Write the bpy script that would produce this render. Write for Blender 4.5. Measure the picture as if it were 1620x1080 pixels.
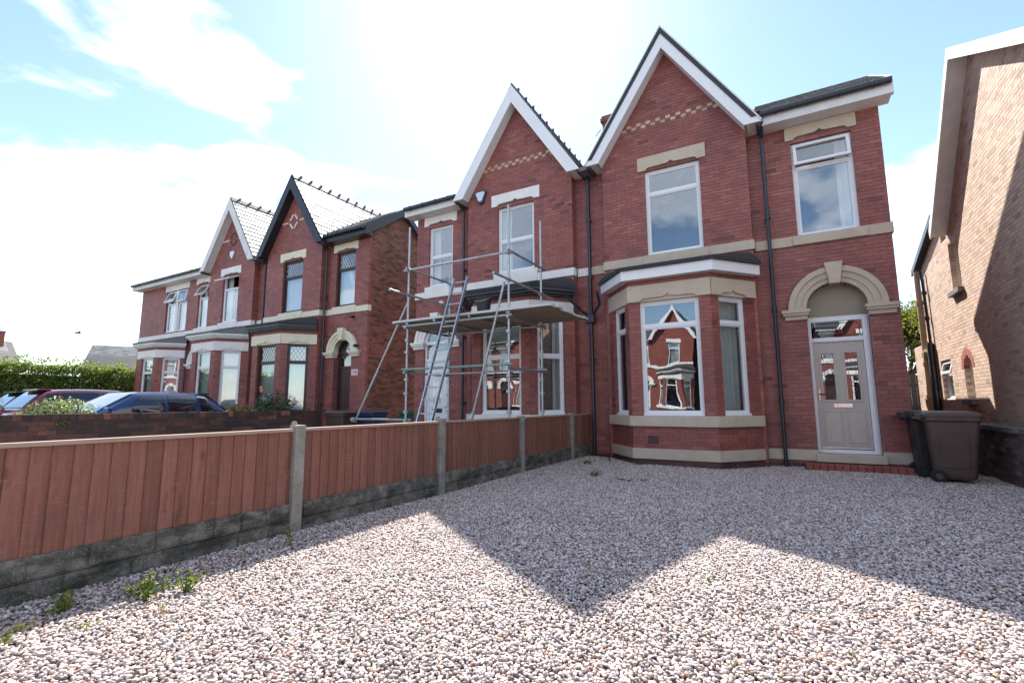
import bpy, bmesh, math, random
import numpy as np
from mathutils import Vector, Matrix, Euler, noise
random.seed(7); np.random.seed(7)
R = math.radians
for o in list(bpy.data.objects): bpy.data.objects.remove(o)
SC = bpy.context.scene
COL = SC.collection

# ------------------------------------------------------------------ camera
CH = 1.2
yaw, pitch, roll = R(-29.683), R(7.488), R(-0.2706)
fw = Vector((math.sin(yaw)*math.cos(pitch), math.cos(yaw)*math.cos(pitch), math.sin(pitch)))
rt = Vector((math.cos(yaw), -math.sin(yaw), 0)); up = rt.cross(fw)
rt2 = rt*math.cos(roll)+up*math.sin(roll); up2 = -rt*math.sin(roll)+up*math.cos(roll)
cam = bpy.data.cameras.new('camera'); co = bpy.data.objects.new('camera', cam); COL.objects.link(co)
co.matrix_world = Matrix(((rt2.x, up2.x, -fw.x, 0), (rt2.y, up2.y, -fw.y, 0), (rt2.z, up2.z, -fw.z, CH), (0, 0, 0, 1)))
cam.sensor_fit = 'HORIZONTAL'; cam.sensor_width = 36; cam.lens = 757.87/1620*36
cam.clip_start = .05; cam.clip_end = 3000
SC.camera = co
FX = 757.87
def proj(P):
    d = Vector(P)-Vector((0, 0, CH)); z = d.dot(fw)
    if z < .1: return None
    return (810+FX*d.dot(rt2)/z, 540-FX*d.dot(up2)/z, d.length)

# ------------------------------------------------------------------ world, sun, exposure
SUN_AZ, SUN_EL = -32.0, 47.1
EXPOSURE = 1.42
SUN_STRENGTH = 5.0
SKY_STRENGTH = 0.105
CLOUD_X, CLOUD_Y = -.30, .25
w = bpy.data.worlds.new('World'); SC.world = w; w.use_nodes = True
nt = w.node_tree; N = nt.nodes; L = nt.links; N.clear()
def wn(t, **k):
    n = N.new(t)
    for a, b in k.items(): setattr(n, a, b)
    return n
out = wn('ShaderNodeOutputWorld'); bg = wn('ShaderNodeBackground'); bg.inputs[1].default_value = SKY_STRENGTH
sky = wn('ShaderNodeTexSky', sky_type='NISHITA', sun_disc=False)
sky.sun_elevation = R(SUN_EL); sky.sun_rotation = R(SUN_AZ); sky.air_density = 1.0; sky.dust_density = .3; sky.ozone_density = 1.6
tc = wn('ShaderNodeTexCoord'); sep = wn('ShaderNodeSeparateXYZ'); L.new(tc.outputs['Generated'], sep.inputs[0])
def wm(op, a, b=None, clamp=False):
    n = wn('ShaderNodeMath', operation=op, use_clamp=clamp)
    for i, x in enumerate((a, b)):
        if x is None: continue
        if isinstance(x, (int, float)): n.inputs[i].default_value = x
        else: L.new(x, n.inputs[i])
    return n.outputs[0]
zz = wm('ADD', wm('MAXIMUM', sep.outputs[2], 0.0), .16)
cx = wm('ADD', wm('DIVIDE', sep.outputs[0], zz), CLOUD_X); cy = wm('ADD', wm('DIVIDE', sep.outputs[1], zz), CLOUD_Y)
cmb = wn('ShaderNodeCombineXYZ'); L.new(cx, cmb.inputs[0]); L.new(cy, cmb.inputs[1]); cmb.inputs[2].default_value = 55.0
n1 = wn('ShaderNodeTexNoise'); n1.inputs['Scale'].default_value = 0.9; n1.inputs['Detail'].default_value = 9; n1.inputs['Roughness'].default_value = .53
n1.inputs['Distortion'].default_value = .25
L.new(cmb.outputs[0], n1.inputs['Vector'])
cl = wn('ShaderNodeMapRange', interpolation_type='SMOOTHSTEP'); L.new(n1.outputs[0], cl.inputs[0])
cl.inputs[1].default_value = .485; cl.inputs[2].default_value = .535
n2 = wn('ShaderNodeTexNoise'); n2.inputs['Scale'].default_value = 2.2; n2.inputs['Detail'].default_value = 5; L.new(cmb.outputs[0], n2.inputs['Vector'])
ccol = wn('ShaderNodeMapRange'); L.new(n2.outputs[0], ccol.inputs[0])
ccol.inputs[1].default_value = .3; ccol.inputs[2].default_value = .7; ccol.inputs[3].default_value = 3.0; ccol.inputs[4].default_value = 4.6
cc = wn('ShaderNodeCombineColor')
for i, k in enumerate((.97, .985, 1.0)): L.new(wm('MULTIPLY', ccol.outputs[0], k), cc.inputs[i])
ad = wn('ShaderNodeMix', data_type='RGBA', blend_type='ADD'); ad.inputs[0].default_value = .55; L.new(cc.outputs[0], ad.inputs[6]); L.new(sky.outputs[0], ad.inputs[7])
mx = wn('ShaderNodeMix', data_type='RGBA'); L.new(cl.outputs[0], mx.inputs[0]); L.new(sky.outputs[0], mx.inputs[6]); L.new(ad.outputs[2], mx.inputs[7])
L.new(mx.outputs[2], bg.inputs[0]); L.new(bg.outputs[0], out.inputs[0])
sd = Vector((math.sin(R(SUN_AZ))*math.cos(R(SUN_EL)), math.cos(R(SUN_AZ))*math.cos(R(SUN_EL)), math.sin(R(SUN_EL))))
sl = bpy.data.lights.new('sun', 'SUN'); sl.energy = SUN_STRENGTH; sl.angle = R(.53); sl.color = (1, .945, .86)
so = bpy.data.objects.new('sun', sl); COL.objects.link(so); so.rotation_euler = sd.to_track_quat('Z', 'Y').to_euler(); so.location = (-20, 30, 40)
SC.view_settings.view_transform = 'Standard'; SC.view_settings.look = 'None'; SC.view_settings.exposure = EXPOSURE; SC.view_settings.gamma = 1
SC.view_settings.use_curve_mapping = False
SC.render.engine = 'CYCLES'; SC.cycles.use_denoising = True; SC.cycles.max_bounces = 7; SC.cycles.transparent_max_bounces = 16
SC.cycles.caustics_reflective = False; SC.cycles.caustics_refractive = False

# ------------------------------------------------------------------ materials
MATS = {}
class NB:
    def __init__(s, name):
        s.m = bpy.data.materials.new(name); s.m.use_nodes = True; s.t = s.m.node_tree; s.t.nodes.clear()
        s.o = s.n('ShaderNodeOutputMaterial'); s.p = s.n('ShaderNodeBsdfPrincipled'); s.l(s.p.outputs[0], s.o.inputs[0]); MATS[name] = s.m
        s.g = s.n('ShaderNodeNewGeometry')
    def n(s, t, **k):
        x = s.t.nodes.new(t)
        for a, b in k.items(): setattr(x, a, b)
        return x
    def l(s, a, b): s.t.links.new(a, b)
    def math(s, op, a, b=None, clamp=False):
        x = s.n('ShaderNodeMath', operation=op, use_clamp=clamp)
        for i, v in enumerate((a, b)):
            if v is None: continue
            if isinstance(v, (int, float)): x.inputs[i].default_value = v
            else: s.l(v, x.inputs[i])
        return x.outputs[0]
    def noise(s, scale, detail=4, rough=.55, vec=None, stretch=None, dist=0):
        x = s.n('ShaderNodeTexNoise'); x.inputs['Scale'].default_value = scale; x.inputs['Detail'].default_value = detail
        x.inputs['Roughness'].default_value = rough; x.inputs['Distortion'].default_value = dist
        v = vec or s.g.outputs['Position']
        if stretch:
            mp = s.n('ShaderNodeMapping'); mp.inputs['Scale'].default_value = stretch; s.l(v, mp.inputs[0]); v = mp.outputs[0]
        s.l(v, x.inputs['Vector']); return x.outputs[0]
    def ramp(s, fac, stops):
        x = s.n('ShaderNodeValToRGB'); e = x.color_ramp.elements
        while len(e) < len(stops): e.new(.5)
        for i, (p, c) in enumerate(stops): e[i].position = p; e[i].color = (*c, 1)
        s.l(fac, x.inputs[0]); return x.outputs[0]
    def mix(s, fac, a, b, mode='MIX'):
        x = s.n('ShaderNodeMix', data_type='RGBA', blend_type=mode)
        for i, v in ((0, fac), (6, a), (7, b)):
            if isinstance(v, (int, float)): x.inputs[i].default_value = v
            elif isinstance(v, tuple): x.inputs[i].default_value = (*v, 1)
            else: s.l(v, x.inputs[i])
        return x.outputs[2]
    def maprange(s, v, a, b, c=0., d=1., smooth=False):
        x = s.n('ShaderNodeMapRange'); s.l(v, x.inputs[0])
        if smooth: x.interpolation_type = 'SMOOTHSTEP'
        for i, q in enumerate((a, b, c, d)): x.inputs[i+1].default_value = q
        return x.outputs[0]
    def rand(s):
        oi = s.n('ShaderNodeObjectInfo')
        return s.math('FRACT', s.math('ADD', oi.outputs['Random'], s.g.outputs['Random Per Island']))
    def bump(s, h, strength, dist=.01):
        b = s.n('ShaderNodeBump'); b.inputs['Strength'].default_value = strength; b.inputs['Distance'].default_value = dist
        s.l(h, b.inputs['Height']); s.l(b.outputs[0], s.p.inputs['Normal'])
    def base(s, c, rough=.6, spec=.5, metal=0.):
        if isinstance(c, tuple): s.p.inputs['Base Color'].default_value = (*c, 1)
        else: s.l(c, s.p.inputs['Base Color'])
        if isinstance(rough, (int, float)): s.p.inputs['Roughness'].default_value = rough
        else: s.l(rough, s.p.inputs['Roughness'])
        s.p.inputs['Specular IOR Level'].default_value = spec; s.p.inputs['Metallic'].default_value = metal
        return s.m
def mul(c, k): return tuple(min(1., x*k) for x in c)
def plain(name, c, rough=.55, var=.12, scale=6., bump=.0, bscale=60., spec=.5, metal=0., stretch=None, dirt=0., dirtc=(.12, .11, .09)):
    b = NB(name)
    col = b.ramp(b.noise(scale, 5, .6, stretch=stretch), [(.25, mul(c, 1-var)), (.75, mul(c, 1+var))])
    if dirt:
        f = b.maprange(b.noise(2.3, 7, .65), .48, .75, 0, dirt); col = b.mix(f, col, dirtc)
    b.base(col, rough, spec, metal)
    if bump: b.bump(b.noise(bscale, 4, .6, stretch=stretch), bump, .004)
    return b.m
def brickmat(name, stops, rough=.6, grime=.35, grimec=(.05, .035, .03), bump=.35):
    b = NB(name); r = b.rand(); col = b.ramp(r, stops)
    n = b.noise(34, 5, .65); col = b.mix(.35, col, b.ramp(n, [(.3, (.25, .22, .2)), (.7, (.85, .8, .78))]), 'OVERLAY')
    f = b.maprange(b.noise(.9, 6, .6), .44, .68, 0, grime); col = b.mix(f, col, grimec)
    f = b.maprange(b.noise(4.5, 7, .7), .5, .72, 0, grime*.8); col = b.mix(f, col, mul(grimec, .6))
    b.base(col, rough, .4); b.bump(b.noise(90, 5, .7), bump, .003); return b.m
brickmat('red_brick', [(0, (.12, .045, .046)), (.04, (.24, .082, .075)), (.5, (.285, .096, .085)), (.94, (.32, .112, .096)), (1, (.35, .14, .118))], .5, .4, (.13, .05, .05))
brickmat('rustic_brick', [(0, (.08, .045, .036)), (.3, (.16, .075, .055)), (.6, (.22, .10, .068)), (.88, (.27, .125, .08)), (1, (.18, .12, .09))], .75, .4)
brickmat('dark_wall_brick', [(0, (.04, .028, .027)), (.6, (.085, .042, .036)), (.92, (.12, .055, .042)), (.97, (.22, .085, .055)), (1, (.28, .12, .085))], .8, .75, (.032, .027, .026))
brickmat('buff_brick', [(0, (.30, .22, .17)), (.06, (.42, .31, .245)), (.5, (.51, .385, .305)), (.9, (.56, .43, .345)), (1, (.47, .39, .33))], .8, .15, (.25, .17, .13))
brickmat('blue_grey_brick', [(0, (.05, .045, .05)), (.4, (.13, .10, .10)), (.7, (.20, .11, .10)), (1, (.26, .19, .17))], .8, .5, (.06, .055, .055))
brickmat('step_brick', [(0, (.22, .06, .045)), (1, (.30, .085, .06))], .6, .2)
brickmat('cream_brick', [(0, (.42, .30, .2)), (1, (.58, .46, .33))], .6, .15, (.25, .18, .13))
brickmat('white_brick', [(0, (.6, .55, .5)), (1, (.75, .7, .66))], .6, .1)
brickmat('plum_brick', [(0, (.06, .035, .04)), (1, (.12, .06, .06))], .6, .2)
plain('mortar_dark', (.20, .088, .08), .9, .5, 9, .4)
plain('mortar_grey', (.10, .08, .07), .9, .3, 20, .4)
plain('mortar_sand', (.68, .58, .48), .9, .2, 20, .4)
def flatbrick(name, c1, c2, cm):
    b = NB(name); sx = b.n('ShaderNodeSeparateXYZ'); b.l(b.g.outputs['Position'], sx.inputs[0]); cb = b.n('ShaderNodeCombineXYZ')
    b.l(b.math('ADD', sx.outputs[0], sx.outputs[1]), cb.inputs[0]); b.l(sx.outputs[2], cb.inputs[1])
    t = b.n('ShaderNodeTexBrick'); b.l(cb.outputs[0], t.inputs['Vector'])
    for i, c in (('Color1', c1), ('Color2', c2), ('Mortar', cm)): t.inputs[i].default_value = (*c, 1)
    t.inputs['Scale'].default_value = 1; t.inputs['Mortar Size'].default_value = .005; t.inputs['Brick Width'].default_value = .225; t.inputs['Row Height'].default_value = .075
    col = b.mix(.3, t.outputs[0], b.noise(3, 6, .6), 'OVERLAY'); b.base(col, .75, .35); b.bump(t.outputs[1], -.4, .006)
flatbrick('flat_red_brick', (.19, .05, .042), (.28, .08, .062), (.13, .06, .05))
flatbrick('flat_rustic_brick', (.14, .055, .035), (.30, .12, .07), (.14, .10, .07))
flatbrick('flat_buff_brick', (.30, .18, .12), (.46, .29, .2), (.5, .4, .3))
plain('tan_stone', (.52, .435, .345), .7, .1, 5, .15, dirt=.25, dirtc=(.25, .2, .15))
plain('cream_stone', (.72, .67, .52), .6, .08, 5, .15, dirt=.2, dirtc=(.4, .36, .27))
plain('white_stone', (.78, .76, .74), .6, .07, 5, .15, dirt=.25, dirtc=(.45, .42, .4))
plain('white_plastic', (.78, .79, .82), .3, .03, 2, 0)
plain('weathered_white', (.68, .68, .68), .5, .1, 4, .05, dirt=.3, dirtc=(.35, .34, .33))
plain('tan_paint', (.30, .25, .19), .6, .08, 4, .05)
plain('taupe_door', (.47, .41, .37), .42, .07, 30, .12, 50, stretch=(4, 4, .6))
plain('brown_frame', (.035, .018, .016), .4, .2, 20, .05)
plain('brown_door', (.055, .022, .02), .4, .2, 20, .05)
plain('black_paint', (.018, .021, .028), .38, .25, 8, .05)
plain('black_pipe', (.022, .028, .042), .3, .2, 8, .04)
plain('roof_felt', (.035, .036, .04), .85, .25, 12, .4)
plain('lead_grey', (.13, .13, .14), .6, .2, 8, .2)
plain('red_paint', (.4, .03, .025), .4, .1)
plain('gold_metal', (.75, .5, .28), .25, .08, metal=1)
plain('chrome', (.75, .75, .76), .18, .04, metal=1)
plain('galvanised', (.42, .44, .46), .42, .22, 12, .1, 80, metal=.75, dirt=.3, dirtc=(.22, .2, .18))
plain('green_tube', (.22, .36, .33), .5, .2, 12, .1, 80, metal=.5)
plain('aluminium', (.52, .53, .55), .35, .12, 14, .05, 60, metal=.9)
plain('tan_pipe', (.50, .37, .24), .6, .12, 6, .1)
plain('terracotta', (.30, .085, .06), .7, .2, 8, .2)
b = NB('slate'); r = b.rand()
c = b.ramp(r, [(0, (.09, .095, .10)), (.5, (.14, .142, .15)), (1, (.21, .205, .20))])
c = b.mix(b.maprange(b.noise(5, 6, .65), .5, .72, 0, .5), c, (.25, .25, .2)); b.base(c, .5, .75); b.bump(b.noise(30, 5, .6), .3, .004)
plain('slate_sheet', (.06, .06, .065), .7, .2, 8, .2)
b = NB('fence_wood'); r = b.rand()
c = b.ramp(r, [(0, (.195, .088, .064)), (.5, (.24, .104, .076)), (1, (.285, .126, .094))])
g1 = b.noise(9, 6, .65, stretch=(6, 6, .35), dist=.6); c = b.mix(.75, c, b.ramp(g1, [(.25, (.3, .3, .3)), (.75, (.72, .7, .68))]), 'OVERLAY')
kn = b.noise(3.2, 3, .5, stretch=(2.4, 2.4, 1)); c = b.mix(b.maprange(kn, .66, .74, 0, .6), c, (.09, .032, .026))
sc = b.noise(16, 5, .75, stretch=(.4, .4, 4)); c = b.mix(b.maprange(sc, .58, .74, 0, .55), c, (.5, .32, .26))
st = b.noise(1.6, 5, .6); c = b.mix(b.maprange(st, .45, .7, 0, .35), c, (.15, .075, .06))
b.base(c, .75, .25); b.bump(g1, .5, .006)
b = NB('fence_cap'); g1 = b.noise(9, 6, .65, stretch=(6, .4, 6)); b.base(b.ramp(g1, [(.3, (.3, .2, .15)), (.7, (.42, .32, .26))]), .7, .3); b.bump(g1, .4, .004)
b = NB('concrete'); n = b.noise(7, 9, .75); c = b.ramp(n, [(.30, (.05, .048, .038)), (.48, (.14, .132, .11)), (.66, (.30, .28, .245))])
v = b.n('ShaderNodeTexVoronoi'); v.inputs['Scale'].default_value = 70; b.l(b.g.outputs['Position'], v.inputs['Vector'])
c = b.mix(b.maprange(v.outputs['Distance'], .12, .34, .8, 0), c, (.40, .37, .33)); c = b.mix(b.maprange(b.noise(2.6, 8, .7, stretch=(1, 1, 2.5)), .46, .62, 0, .85), c, (.038, .04, .03))
c = b.mix(b.maprange(b.noise(11, 5, .6), .62, .75, 0, .6), c, (.11, .13, .05))
b.base(c, .9, .25); b.bump(b.noise(38, 7, .75), 1.0, .014)
b = NB('post_concrete'); n = b.noise(6, 8, .7); c = b.ramp(n, [(.28, (.16, .15, .13)), (.7, (.34, .32, .29))])
v = b.n('ShaderNodeTexVoronoi'); v.inputs['Scale'].default_value = 80; b.l(b.g.outputs['Position'], v.inputs['Vector'])
c = b.mix(b.maprange(v.outputs['Distance'], .1, .3, .8, 0), c, (.42, .39, .35)); b.base(c, .9, .25); b.bump(b.noise(70, 6, .75), .7, .008)
b = NB('pebble'); oi = b.n('ShaderNodeObjectInfo')
c = b.ramp(oi.outputs['Random'], [(0, (.13, .115, .115)), (.14, (.24, .20, .20)), (.35, (.40, .335, .315)), (.55, (.51, .43, .405)), (.75, (.61, .525, .495)), (.88, (.72, .655, .615)), (.95, (.45, .29, .19)), (1, (.38, .19, .13))])
to = b.n('ShaderNodeTexCoord'); n = b.noise(3, 4, .6, vec=to.outputs['Object']); c = b.mix(.3, c, n, 'OVERLAY'); b.base(c, .55, .4)
b = NB('drive_bed'); b.base(b.ramp(b.noise(45, 5, .7), [(.3, (.10, .085, .08)), (.7, (.22, .18, .17))]), .95, .2); b.bump(b.noise(50, 4, .6), .8, .02)
plain('asphalt', (.055, .055, .058), .9, .25, 30, .4, 120)
plain('paving', (.27, .25, .23), .9, .15, 4, .3)
plain('kerb_stone', (.3, .29, .27), .85, .15, 8, .3)
plain('ground_soil', (.10, .095, .07), .95, .3, 2, .4)
plain('road_paint', (.7, .7, .66), .7, .1, 9)
def leafmat(name, stops, trans=.25):
    b = NB(name); c = b.ramp(b.g.outputs['Random Per Island'], stops); b.base(c, .5, .35)
    t = b.n('ShaderNodeBsdfTranslucent'); b.l(b.mix(.5, c, (.35, .45, .03)), t.inputs[0]); ms = b.n('ShaderNodeMixShader'); ms.inputs[0].default_value = trans
    b.l(b.p.outputs[0], ms.inputs[1]); b.l(t.outputs[0], ms.inputs[2]); b.l(ms.outputs[0], b.o.inputs[0])
leafmat('hedge_leaf', [(0, (.05, .09, .02)), (.6, (.10, .16, .035)), (1, (.18, .22, .045))], .42)
leafmat('shrub_leaf', [(0, (.10, .16, .05)), (.5, (.22, .28, .10)), (1, (.42, .45, .25))])
leafmat('rose_leaf', [(0, (.02, .05, .03)), (.8, (.05, .09, .045)), (1, (.09, .13, .05))])
leafmat('ground_leaf', [(0, (.10, .10, .03)), (.6, (.25, .17, .06)), (1, (.4, .27, .09))])
leafmat('tree_leaf', [(0, (.035, .06, .018)), (.6, (.08, .10, .025)), (.85, (.17, .12, .03)), (1, (.25, .11, .03))], .35)
leafmat('weed_leaf', [(0, (.05, .09, .02)), (.6, (.12, .19, .04)), (1, (.24, .22, .07))], .3)
leafmat('dry_weed', [(0, (.2, .15, .06)), (1, (.36, .24, .1))], .2)
plain('bark', (.09, .065, .045), .9, .3, 12, .6)
plain('flower_pink', (.75, .28, .2), .5, .1)
plain('bin_brown', (.075, .045, .038), .5, .15, 6, .12, 120, dirt=.25, dirtc=(.12, .09, .08))
plain('bin_black', (.017, .018, .02), .5, .2, 6, .1, 120)
plain('bin_blue', (.02, .03, .07), .5, .15, 6, .1, 120)
plain('bin_green', (.012, .075, .045), .5, .15, 6, .1, 120)
plain('rubber', (.015, .015, .016), .8, .2)
def carpaint(name, c):
    b = NB(name); b.base(b.ramp(b.noise(300, 2), [(.3, mul(c, .9)), (.7, mul(c, 1.1))]), .3, .5, .35); b.p.inputs['Coat Weight'].default_value = 1; b.p.inputs['Coat Roughness'].default_value = .03
carpaint('car_blue', (.012, .05, .15)); carpaint('car_maroon', (.16, .012, .03)); carpaint('car_dark', (.02, .015, .02))
plain('tail_red', (.45, .02, .02), .15, .05, spec=.8)
plain('plate_yellow', (.75, .5, .04), .4, .04)
plain('plate_white', (.8, .8, .78), .4, .04)
plain('sign_pink', (.72, .55, .56), .5, .06)
plain('ink_grey', (.16, .13, .17), .6, .05)
plain('ink_red', (.22, .04, .05), .6, .05)
plain('alarm_blue', (.03, .05, .13), .35, .1)
plain('alarm_face', (.62, .72, .82), .35, .05)
plain('board_wood', (.30, .24, .17), .8, .2, 8, .3, 40, stretch=(.4, 5, 5))
plain('board_edge', (.55, .55, .56), .6, .1, 8)
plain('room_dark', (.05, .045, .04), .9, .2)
plain('bird_grey', (.12, .12, .13), .7, .1)
plain('teal_glass', (.08, .30, .27), .25, .1)
def cloth(name, c):
    b = NB(name); b.base(b.ramp(b.noise(7, 4, .6, stretch=(5, 5, .2)), [(.3, mul(c, .82)), (.7, c)]), .8, .2)
    t = b.n('ShaderNodeBsdfTranslucent'); t.inputs[0].default_value = (*c, 1); ms = b.n('ShaderNodeMixShader'); ms.inputs[0].default_value = .25
    b.l(b.p.outputs[0], ms.inputs[1]); b.l(t.outputs[0], ms.inputs[2]); b.l(ms.outputs[0], b.o.inputs[0])
cloth('curtain_white', (.78, .80, .84)); cloth('curtain_net', (.62, .68, .66)); cloth('blind_pink', (.72, .60, .56)); cloth('blind_white', (.85, .86, .90)); cloth('curtain_grey', (.42, .43, .46))
def glassmat(name, ior, tint, wav=.0, wsc=2., stretch=None):
    b = NB(name); b.t.nodes.remove(b.p)
    lw_ = b.n('ShaderNodeLayerWeight'); lw_.inputs[0].default_value = .5; f0 = ((ior-1)/(ior+1))**2
    fac = b.math('ADD', b.math('MULTIPLY', b.math('POWER', lw_.outputs['Facing'], 4.0), 1-f0), f0)
    g = b.n('ShaderNodeBsdfGlossy'); g.inputs['Roughness'].default_value = .005; g.inputs[0].default_value = (.93, .96, 1, 1)
    t = b.n('ShaderNodeBsdfTransparent'); t.inputs[0].default_value = (*tint, 1)
    if wav:
        bp = b.n('ShaderNodeBump'); bp.inputs['Strength'].default_value = wav; bp.inputs['Distance'].default_value = .05
        b.l(b.noise(wsc, 1.5, .4, stretch=stretch), bp.inputs['Height']); b.l(bp.outputs[0], g.inputs['Normal'])
    ms = b.n('ShaderNodeMixShader'); b.l(fac, ms.inputs[0]); b.l(t.outputs[0], ms.inputs[1]); b.l(g.outputs[0], ms.inputs[2]); b.l(ms.outputs[0], b.o.inputs[0])
glassmat('glass', 2.3, (.95, .98, .98), .02, 1.6)
glassmat('glass_wavy', 2.3, (.9, .94, .94), .06, 1.7)
glassmat('car_glass', 1.9, (.22, .27, .28))
def G(n): return MATS[n]

# ------------------------------------------------------------------ builders
ROOT = {}
def rootloc(p):
    while p is not None and p.parent is not None: p = p.parent
    return Vector(p.location) if p is not None else Vector((0, 0, 0))
def tag(o, label=None, cat=None, group=None, kind=None):
    for k, v in (('label', label), ('category', cat), ('group', group), ('kind', kind)):
        if v: o[k] = v
    return o
def thing(name, loc, label, cat, group=None):
    o = bpy.data.objects.new(name, None); COL.objects.link(o); o.location = loc; o.empty_display_size = .2
    return tag(o, label, cat, group)
def frame(P, u):
    u = Vector(u).normalized(); z = Vector((0, 0, 1)); into = z.cross(u)
    return Matrix(((u.x, into.x, 0, P[0]), (u.y, into.y, 0, P[1]), (u.z, into.z, 1, P[2]), (0, 0, 0, 1)))
class MB:
    def __init__(s, m=None): s.v = []; s.f = []; s.m = m or Matrix()
    def add(s, vs, fs):
        k = len(s.v); s.v += [tuple(s.m @ Vector(p)) for p in vs]; s.f += [tuple(i+k for i in f) for f in fs]; return s
    def box(s, x0, x1, y0, y1, z0, z1):
        x0, x1 = min(x0, x1), max(x0, x1); y0, y1 = min(y0, y1), max(y0, y1); z0, z1 = min(z0, z1), max(z0, z1)
        return s.add([(x0, y0, z0), (x1, y0, z0), (x1, y1, z0), (x0, y1, z0), (x0, y0, z1), (x1, y0, z1), (x1, y1, z1), (x0, y1, z1)],
                     [(0, 3, 2, 1), (4, 5, 6, 7), (0, 1, 5, 4), (1, 2, 6, 5), (2, 3, 7, 6), (3, 0, 4, 7)])
    def hexa(s, b, t):
        return s.add(list(b)+list(t), [(0, 3, 2, 1), (4, 5, 6, 7), (0, 1, 5, 4), (1, 2, 6, 5), (2, 3, 7, 6), (3, 0, 4, 7)])
    def prism(s, poly, d0, d1, axis='y'):
        n = len(poly); f = {'y': lambda p, d: (p[0], d, p[1]), 'z': lambda p, d: (p[0], p[1], d), 'x': lambda p, d: (d, p[0], p[1])}[axis]
        return s.add([f(p, d0) for p in poly]+[f(p, d1) for p in poly], [tuple(range(n))[::-1], tuple(range(n, 2*n))]+[(i, (i+1) % n, n+(i+1) % n, n+i) for i in range(n)])
    def tube(s, p0, p1, r, n=10, r1=None):
        p0, p1 = Vector(p0), Vector(p1); d = (p1-p0).normalized(); a = d.orthogonal().normalized(); c = d.cross(a); r1 = r if r1 is None else r1
        ring = lambda p, q: [p+(a*math.cos(t)+c*math.sin(t))*q for t in [2*math.pi*i/n for i in range(n)]]
        return s.add(ring(p0, r)+ring(p1, r1), [tuple(range(n))[::-1], tuple(range(n, 2*n))]+[(i, (i+1) % n, n+(i+1) % n, n+i) for i in range(n)])
    def path(s, pts, r, n=8):
        for a, b_ in zip(pts[:-1], pts[1:]): s.tube(a, b_, r, n)
        return s
    def loft(s, rings, close=True, caps=True):
        n = len(rings[0]); vs = [p for q in rings for p in q]; fs = []
        for k in range(len(rings)-1):
            for i in range(n if close else n-1): fs.append((k*n+i, k*n+(i+1) % n, (k+1)*n+(i+1) % n, (k+1)*n+i))
        if caps: fs += [tuple(range(n))[::-1], tuple(range((len(rings)-1)*n, len(rings)*n))]
        return s.add(vs, fs)
    def build(s, name, mat, parent=None, smooth=False, fix=True, bevel=0., label=None, kind=None, sub=0):
        off = rootloc(parent); me = bpy.data.meshes.new(name)
        me.from_pydata([(a-off.x, b_-off.y, c-off.z) for a, b_, c in s.v], [], s.f)
        if fix or bevel:
            bm = bmesh.new(); bm.from_mesh(me)
            if bevel: bmesh.ops.bevel(bm, geom=[e for e in bm.edges if len(e.link_faces) == 2 and e.calc_face_angle(0) > .5], offset=bevel, segments=2, affect='EDGES', profile=.5, clamp_overlap=True)
            bmesh.ops.recalc_face_normals(bm, faces=bm.faces); bm.to_mesh(me); bm.free()
        me.materials.append(G(mat))
        if smooth: me.polygons.foreach_set('use_smooth', [True]*len(me.polygons))
        o = bpy.data.objects.new(name, me); COL.objects.link(o); o.parent = parent
        if label: o['label'] = label
        if kind: o['kind'] = kind
        if sub:
            md = o.modifiers.new('smooth', 'SUBSURF'); md.levels = sub; md.render_levels = sub
        return o
def text(s, size, M4, name, mat, parent, depth=.002):
    cu = bpy.data.curves.new('lettering', 'FONT'); cu.body = s; cu.size = size; cu.align_x = 'CENTER'; cu.extrude = depth
    ob = bpy.data.objects.new('lettering', cu); COL.objects.link(ob)
    me = bpy.data.meshes.new_from_object(ob.evaluated_get(bpy.context.evaluated_depsgraph_get()))
    bpy.data.objects.remove(ob); off = rootloc(parent)
    rot = M4 @ Matrix(((1, 0, 0, 0), (0, 0, -1, 0), (0, 1, 0, 0), (0, 0, 0, 1)))
    me.transform(Matrix.Translation(-off) @ rot); me.materials.clear(); me.materials.append(G(mat))
    o = bpy.data.objects.new(name, me); COL.objects.link(o); o.parent = parent; return o

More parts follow.
